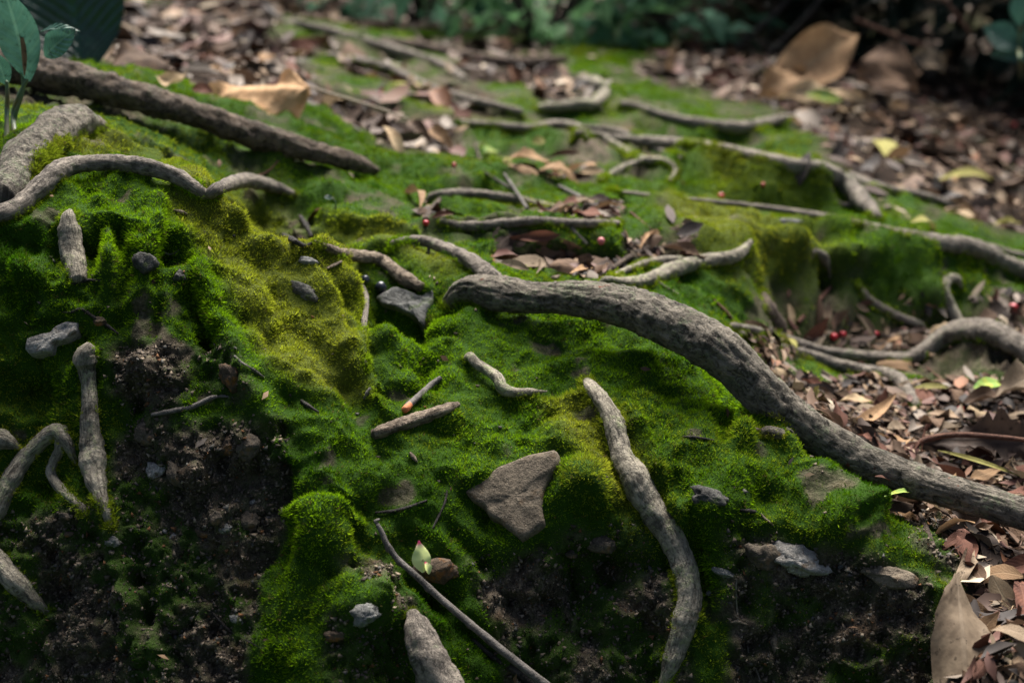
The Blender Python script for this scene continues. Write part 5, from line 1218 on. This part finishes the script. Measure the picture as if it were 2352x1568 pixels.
def leaf_carpet(name, n, y0, y1, lo, hi, label):
    '''the many whole leaves too many to pick apart, lying under and between the single ones'''
    p, nn, vi = scatter_ground(lambda g: np.clip(LIT2 ** 2 + 0.0008, 0, 1), n, y0, y1, 0.47)
    L = (lo + (hi - lo) * rng.random((n, 1)) ** 1.6); W = L * rng.uniform(0.28, 0.55, (n, 1))
    up = unit(nn + rng.normal(0, 0.30, (n, 3))); x = unit(np.cross(up, rng.normal(0, 1, (n, 3)))); y_ = np.cross(up, x)
    cu = rng.normal(0, 0.22, (n, 1)); fo = rng.normal(0.12, 0.22, (n, 1))
    c0 = p + np.array([0, 0, 1.0]) * rng.uniform(0.001, 0.010, (n, 1))
    def pt(s, tt): return c0 + x * L * (s - 0.5) - up * L * cu * (s - 0.5) ** 2 * 2 + y_ * W * 0.5 * tt + up * W * fo * abs(tt)
    V = np.stack([pt(0, 0), pt(.3, .85), pt(.3, 0), pt(.3, -.85), pt(.65, .9), pt(.65, 0), pt(.65, -.9), pt(1, 0)], 1).reshape(-1, 3)
    F = np.array([[0, 2, 1], [0, 3, 2], [1, 2, 5], [1, 5, 4], [2, 3, 6], [2, 6, 5], [4, 5, 7], [5, 6, 7]])
    tri = (np.arange(n)[:, None, None] * 8 + F[None]).ravel()
    m_ = bpy.data.meshes.new(name); m_.vertices.add(n * 8); m_.vertices.foreach_set('co', V.astype(np.float32).ravel())
    m_.loops.add(n * 24); m_.loops.foreach_set('vertex_index', tri)
    m_.polygons.add(n * 8); m_.polygons.foreach_set('loop_start', np.arange(0, n * 24, 3)); m_.polygons.foreach_set('loop_total', np.full(n * 8, 3))
    m_.update(); m_.polygons.foreach_set('use_smooth', np.ones(n * 8, bool))
    pal = np.array([(0.115, 0.068, 0.042), (0.058, 0.035, 0.025), (0.21, 0.140, 0.085), (0.090, 0.040, 0.029), (0.17, 0.135, 0.105), (0.026, 0.019, 0.016), (0.34, 0.27, 0.19), (0.16, 0.070, 0.034)])
    cc_ = pal[rng.choice(8, n, p=[.20, .20, .10, .15, .13, .13, .05, .04])] * rng.uniform(0.65, 1.25, (n, 1))
    C4 = np.ones((n, 8, 4), np.float32); C4[:, :, :3] = cc_[:, None] * rng.uniform(0.8, 1.2, (n, 8, 1))
    at_ = m_.attributes.new('tint', 'FLOAT_COLOR', 'POINT'); at_.data.foreach_set('color', C4.ravel())
    m_.materials.append(M['crumb']); o = bpy.data.objects.new(name, m_); col.objects.link(o)
    return tag(o, label, 'leaf litter', None, 'stuff')
leaf_carpet('leaf_litter', 1300, 0.9, 2.0, 0.014, 0.042, 'matted brown and tan leaves of the near litter')
leaf_carpet('leaf_litter', 5200, 2.0, 5.8, 0.03, 0.10, 'matted brown and tan leaves of the far litter')

# ------------------------------------------------------------------ berries and nuts
def berry(label, u, v, d, mat, group='red berries dropped on the ground', stretch=1.0, name='berry', y=None):
    if y is None: loc, nrm = pick(u, v)
    else: loc, nrm = at(u, v, y), Vector((0, -0.3, 1)).normalized()
    r = 0.40 * d * random.uniform(0.85, 1.1) * (loc.y / CT) / FPX
    e = empty(name, loc + nrm * r * 0.7); tag(e, label, 'berry', group)
    q = []
    nu, nv = 14, 9
    for j in range(nv + 1):
        ph = math.pi * j / nv
        for i in range(nu):
            t = 2 * math.pi * i / nu
            dm = 1 - 0.22 * math.exp(-(ph / 0.35) ** 2)
            q.append((math.sin(ph) * math.cos(t), math.sin(ph) * math.sin(t), math.cos(ph) * stretch * dm))
    q = np.array(q); q *= r * (1 + 0.09 * fbm(q * 1.7 + u, 2))[:, None]
    fs = [(j * nu + i, (j + 1) * nu + i, (j + 1) * nu + (i + 1) % nu, j * nu + (i + 1) % nu) for j in range(nv) for i in range(nu)]
    body = mesh_obj('flesh', q, fs, M[mat], e)
    ng = 7; cv = []; cf = []
    for i in range(ng * 2):
        t = math.pi * i / ng; rr = r * (0.34 if i % 2 else 0.18)
        cv.append((rr * math.cos(t), rr * math.sin(t), r * stretch * (0.90 if i % 2 else 0.82)))
    cv.append((0, 0, r * stretch * 0.74)); cf = [(i, (i + 1) % (2 * ng), 2 * ng) for i in range(2 * ng)]
    mesh_obj('calyx', cv, cf, M['bark_dark'], e)
    e.rotation_euler = (random.uniform(-1.3, 1.3), random.uniform(-1.3, 1.3), random.uniform(0, 6))
    return e
for (lab, u, v, d, mt) in [
 ('red berry on the moss above the middle twig pile', 1411, 442, 20, 'berry_red'), ('dark red berry on the long thin root', 1655, 454, 20, 'berry_red'),
 ('pale pink oval berry on the middle moss bank', 1382, 556, 20, 'berry_pink'), ('left of two touching red berries at the foot of the right bank', 1912, 776, 20, 'berry_red'),
 ('right of two touching red berries at the foot of the right bank', 1930, 768, 20, 'berry_red'), ('red berry between the twin berries and the hooked root', 2010, 770, 16, 'berry_red'),
 ('upper red berry left of the hooked root', 2074, 757, 18, 'berry_red'), ('lower red berry left of the hooked root', 2056, 764, 15, 'berry_red'),
 ('bright red berry alone in the litter at the right', 2206, 948, 27, 'berry_red'), ('squashed pinkish red berry at the right edge', 2318, 985, 34, 'berry_red'),
 ('red berry under the hook of the slim root', 2072, 908, 18, 'berry_red'), ('red berry right of the hooked root', 2322, 712, 26, 'berry_red'),
 ('crimson berry at the left foot of the straight grey root', 977, 514, 20, 'berry_red'), ('small red berry on the mid moss by the yellow leaf', 1207, 352, 16, 'berry_red'),
 ('blurred red berry near the dark stalk', 872, 212, 18, 'berry_red'), ('small red berry left of the middle leaf pile', 1044, 383, 14, 'berry_red'), ('blurred crimson berry in the far left litter', 488, 117, 22, 'berry_red'),
 ('small red berry far up the right litter slope', 2330, 292, 16, 'berry_red'), ('pink berry on the bright moss ridge at right', 1752, 424, 12, 'berry_red')]:
    berry(lab, u, v, d, mt, stretch=1.3 if mt == 'berry_pink' else 1.0)
berry('blue-black berry behind the grey stone', 873, 662, 32, 'berry_blue', 'dark berries behind the grey stone')
berry('smaller black berry left of the blue-black one', 836, 642, 24, 'berry_blue', 'dark berries behind the grey stone')
berry('small green nut above the red-brown oval leaf', 2198, 1218, 22, 'nut_green', 'nuts in the litter', 1.25, 'nut')
berry('dark round seed in the litter below the green leaf', 2172, 962, 16, 'berry_blue', 'seeds in the litter', 1.0, 'seed')

# ------------------------------------------------------------------ plants
def stem(name, pts, r0, r1, mat, parent):
    n = len(pts); o = tube(name, [tuple(p) for p in pts], [r0 + (r1 - r0) * i / (n - 1) for i in range(n)], M[mat], 10, 0.05, 0.02, parent=parent)
    o.matrix_parent_inverse = parent.matrix_basis.inverted(); return o
g0 = pick(36, 312)[0]
sp_ = empty('seedling', g0); tag(sp_, 'young seedling with blue-green leaves at the upper left edge', 'plant')
YS = 1.50
bpy.context.view_layer.update()
stem('stem', [g0 - Vector((0, 0, 0.01)), at(30,270,YS), at(42,225,YS), at(58,190,YS), at(62,182,YS)], 0.0032, 0.0018, 'stem_green', sp_)
stem('stem', [at(28,312,YS), at(36,262,YS), at(52,210,YS), at(50,160,YS), at(46,110,YS)], 0.0026, 0.0014, 'stem_green', sp_)
def sleaf(a, b__, w, up, **k): return leaf_between('leaf', at(*a), at(*b__), w * a[2] / CT / FPX, 'leaf_seedling', up, 0.0, parent=sp_, ns=14, nt=8, **k)
sleaf((66,188,YS), (22,-30,YS - 0.03), 92, Vector((0.35, -1, 0.25)), curl=-0.25, fold=0.3, wave=0.3, seed=71, bendy=0.06)
sleaf((104,132,YS + 0.01), (158,66,YS - 0.01), 58, Vector((-0.1, -1, 0.2)), curl=0.25, fold=0.2, seed=72, bendy=-0.08)
sleaf((92,74,YS + 0.02), (176,62,YS), 26, Vector((0.1, -0.5, 0.9)), curl=0.35, fold=0.4, seed=73)
sleaf((50,122,YS + 0.03), (14,118,YS + 0.03), 22, Vector((0, -0.8, 0.5)), curl=0.2, fold=0.2, seed=74)
dl = leaf_between('dry_leaf', at(56,176,YS - 0.012), at(46,70,YS - 0.012), 20 * YS / CT / FPX, 'leaf_tan', Vector((0.4, -1, 0.1)), 0.2, parent=sp_, curl=0.2, fold=0.9, twist=0.6, seed=75)
s2 = empty('seedling', pick(14, 316)[0]); tag(s2, 'small one-leaved seedling cut by the left edge', 'plant')
stem('stem', [pick(14, 316)[0] - Vector((0, 0, .01)), at(16,260,1.49), at(17,220,1.49), at(15,186,1.49)], 0.003, 0.0018, 'stem_green', s2)
leaf_between('leaf', at(16,196,1.52), at(-12,120,1.50), 44 * 1.52 / CT / FPX, 'leaf_seedling', Vector((0.3, -1, 0.3)), 0.0, parent=s2, ns=12, nt=6, curl=-0.2, fold=0.3, seed=76)
bp = empty('broad_leaf_plant', pick(150, 140)[0]); tag(bp, 'large dark green ribbed leaf standing behind the fallen branch', 'plant')
leaf_between('leaf', at(190,190,2.25), at(130,-260,2.35), 235 * 2.3 / CT / FPX, 'leaf_broad', Vector((0.12, -1, 0.15)), 0.0, parent=bp, ns=26, nt=12, curl=0.12, fold=0.18, seed=77, shape=-0.25)
stem('stem', [pick(190, 200)[0] - Vector((0, 0, .02)), at(190,195,2.26), at(188,170,2.26), at(170,60,2.30)], 0.006, 0.003, 'stem_green', bp)
rp = empty('seedling', pick(2330, 190)[0]); tag(rp, 'blurred blue-green plant at the upper right edge', 'plant')
YR = 3.1
stem('stem', [pick(2345, 200)[0], at(2345,150,YR), at(2340,110,YR), at(2345,60,YR)], 0.005, 0.003, 'stem_green', rp)
for (a, b__, w, sd_) in [((2342,112,YR), (2268,62,YR), 66, 81), ((2345,118,YR), (2420,60,YR), 70, 82), ((2275,128,YR), (2440,105,YR), 56, 83), ((2340,60,YR), (2352,-20,YR), 60, 84)]:
    leaf_between('leaf', at(*a), at(*b__), w * YR / CT / FPX, 'leaf_seedling', Vector((0.1, -1, 0.35)), 0.0, parent=rp, ns=10, nt=6, curl=0.2, fold=0.2, seed=sd_)
sq = empty('sprout', pick(768, 478)[0]); tag(sq, 'tiny pale sprout on the moss behind the left ridge', 'plant')
g1 = pick(768, 478)[0]
stem('stem', [g1 - Vector((0, 0, .003)), g1 + Vector((0.002, 0, 0.006)), g1 + Vector((-0.002, 0, 0.013))], 0.0012, 0.0008, 'stem_green', sq)
leaf_between('leaf', g1 + Vector((-0.001, 0, 0.012)), g1 + Vector((-0.011, -0.003, 0.014)), 0.007, 'leaf_seedling', Vector((0, -0.7, 0.7)), 0.0, parent=sq, seed=85)

# ---- shrubs closing the background
def shrub(label, x, y, h, rad, nleaf, mat, seed, leafL, low=0.02, dome=1.0):
    r = np.random.default_rng(seed); g, _ = drop(x, y)
    e = empty('shrub', g); tag(e, label, 'shrub', 'shrubs in the background')
    rs = random.Random(seed)
    tips = []
    for i in range(7):
        a = rs.uniform(0, 6.283); d = rs.uniform(0.25, 0.9) * rad
        t = Vector((math.cos(a) * d, math.sin(a) * d, h * rs.uniform(0.55, 0.95)))
        o = tube('stem', [(0, 0, -0.05), tuple(t * 0.4 + Vector((0, 0, 0.1 * h))), tuple(t)], [0.012, 0.008, 0.003], M['bark_dark'], 7, 0.1, 0.05, seed=i, step=0.05)
        o.parent = e; tips.append(t)
    a = r.uniform(0, 6.283, nleaf); rr = rad * np.sqrt(r.random(nleaf)); z = low * h + (h - low * h) * r.random(nleaf) ** 0.9
    env = np.sqrt(np.clip(1 - ((z / h - 0.45) / 0.62) ** 2, 0.05, 1))
    c0 = np.stack([np.cos(a) * rr * env, np.sin(a) * rr * env, z], -1)
    c0 += 0.16 * rad * np.stack([fbm(c0 * 3 + 1, 2), fbm(c0 * 3 + 5, 2), fbm(c0 * 3 + 9, 2)], -1)
    keepm = fbm(c0 * (1.6 / rad) + seed, 2) > -0.25; c0 = c0[keepm]; n = len(c0)
    d = unit(np.stack([np.cos(a[keepm]), np.sin(a[keepm]), r.uniform(-0.7, 0.3, n)], -1) + r.normal(0, 0.5, (n, 3)))
    up = unit(np.array([0, 0, 1.0]) + r.normal(0, 0.45, (n, 3))); s_ = unit(np.cross(up, d)); up = np.cross(d, s_)
    L = leafL * r.uniform(0.6, 1.25, (n, 1)); W = L * r.uniform(0.3, 0.45, (n, 1))
    V = np.stack([c0, c0 + d * L * .45 + s_ * W / 2 + up * W * .12, c0 + d * L - up * L * .15, c0 + d * L * .45 - s_ * W / 2 + up * W * .12, c0 + d * L * .5], 1).reshape(-1, 3)
    f = (np.arange(n)[:, None, None] * 5 + np.array([[0, 1, 4], [1, 2, 4], [2, 3, 4], [3, 0, 4]])[None]).reshape(-1, 3)
    uvv = np.tile(np.array([[0, 0], [.45, 1], [1, 0], [.45, -1], [.5, 0]]), (n, 1))
    mesh_obj('foliage', V, f.tolist(), M[mat], e, uvv, False)
    return e
SH = [('blue-green shrub left of centre at the top edge', -0.32, 4.95, 0.50, 0.46, 330, 'leaf_shrub_blue', 1, 0.13),
      ('bright green shrub at the top centre', 0.08, 4.70, 0.46, 0.42, 360, 'leaf_shrub', 2, 0.13),
      ('green shrub right of the top centre with big leaves', 0.48, 4.75, 0.52, 0.34, 230, 'leaf_shrub_blue', 3, 0.16),
      ('brownish dark shrub right of the green shrubs', 0.98, 5.1, 1.1, 0.50, 1200, 'leaf_shrub_dark', 8, 0.15),
      ('dark shrub behind the big brown leaves', 1.50, 4.9, 2.2, 0.75, 2600, 'leaf_shrub_dark', 4, 0.16),  # crown raised out of view to shade the ground at the back
      ('dark shrub at the top right corner', 2.2, 4.7, 2.3, 0.85, 2800, 'leaf_shrub_dark', 5, 0.16),  # made tall likewise, its unseen top shades the far right
      ('low dark shrub at the right edge behind the plant', 1.70, 4.05, 0.45, 0.36, 800, 'leaf_shrub_dark', 6, 0.09),
      ('sparse dull shrub at the top left', -1.35, 5.7, 1.5, 0.70, 1500, 'leaf_shrub_dark', 7, 0.15)]  # unseen from the camera, added to darken the far left litter
for s_ in SH: shrub(*s_)
for (lab, pts, mt) in [
 ('dark bare stem leaning in the black hollow at top right', [(1690,110,10,4.4),(1760,50,11,4.4),(1830,-20,11,4.4)], 'bark_dark'),
 ('thin bare stem left of the pointed brown leaf', [(1770,120,8,4.3),(1850,40,9,4.3),(1900,-20,9,4.3)], 'bark_dark'),
 ('reddish bare stem above the background leaf heap', [(1965,45,8,3.7),(2050,80,9,3.7),(2130,108,8,3.7)], 'twig_red'),
 ('thin reddish stem near the upper right plant', [(2170,0,8,3.6),(2205,45,9,3.6),(2230,80,7,3.6)], 'twig_red'),
 ('pale bent stem at the top right of centre', [(1440,20,8,4.6),(1500,50,10,4.6),(1570,30,10,4.6),(1600,0,8,4.6)], 'bark_brown'),
 ('thin bare stem standing in the far left litter', [(600,20,5,3.2),(622,60,6,3.2),(650,105,6,3.2)], 'bark_brown')]:
    root('bare_stem', lab, pts, mt, 'stem', 'bare stems in the background', bury=(0, 0), seg=8)
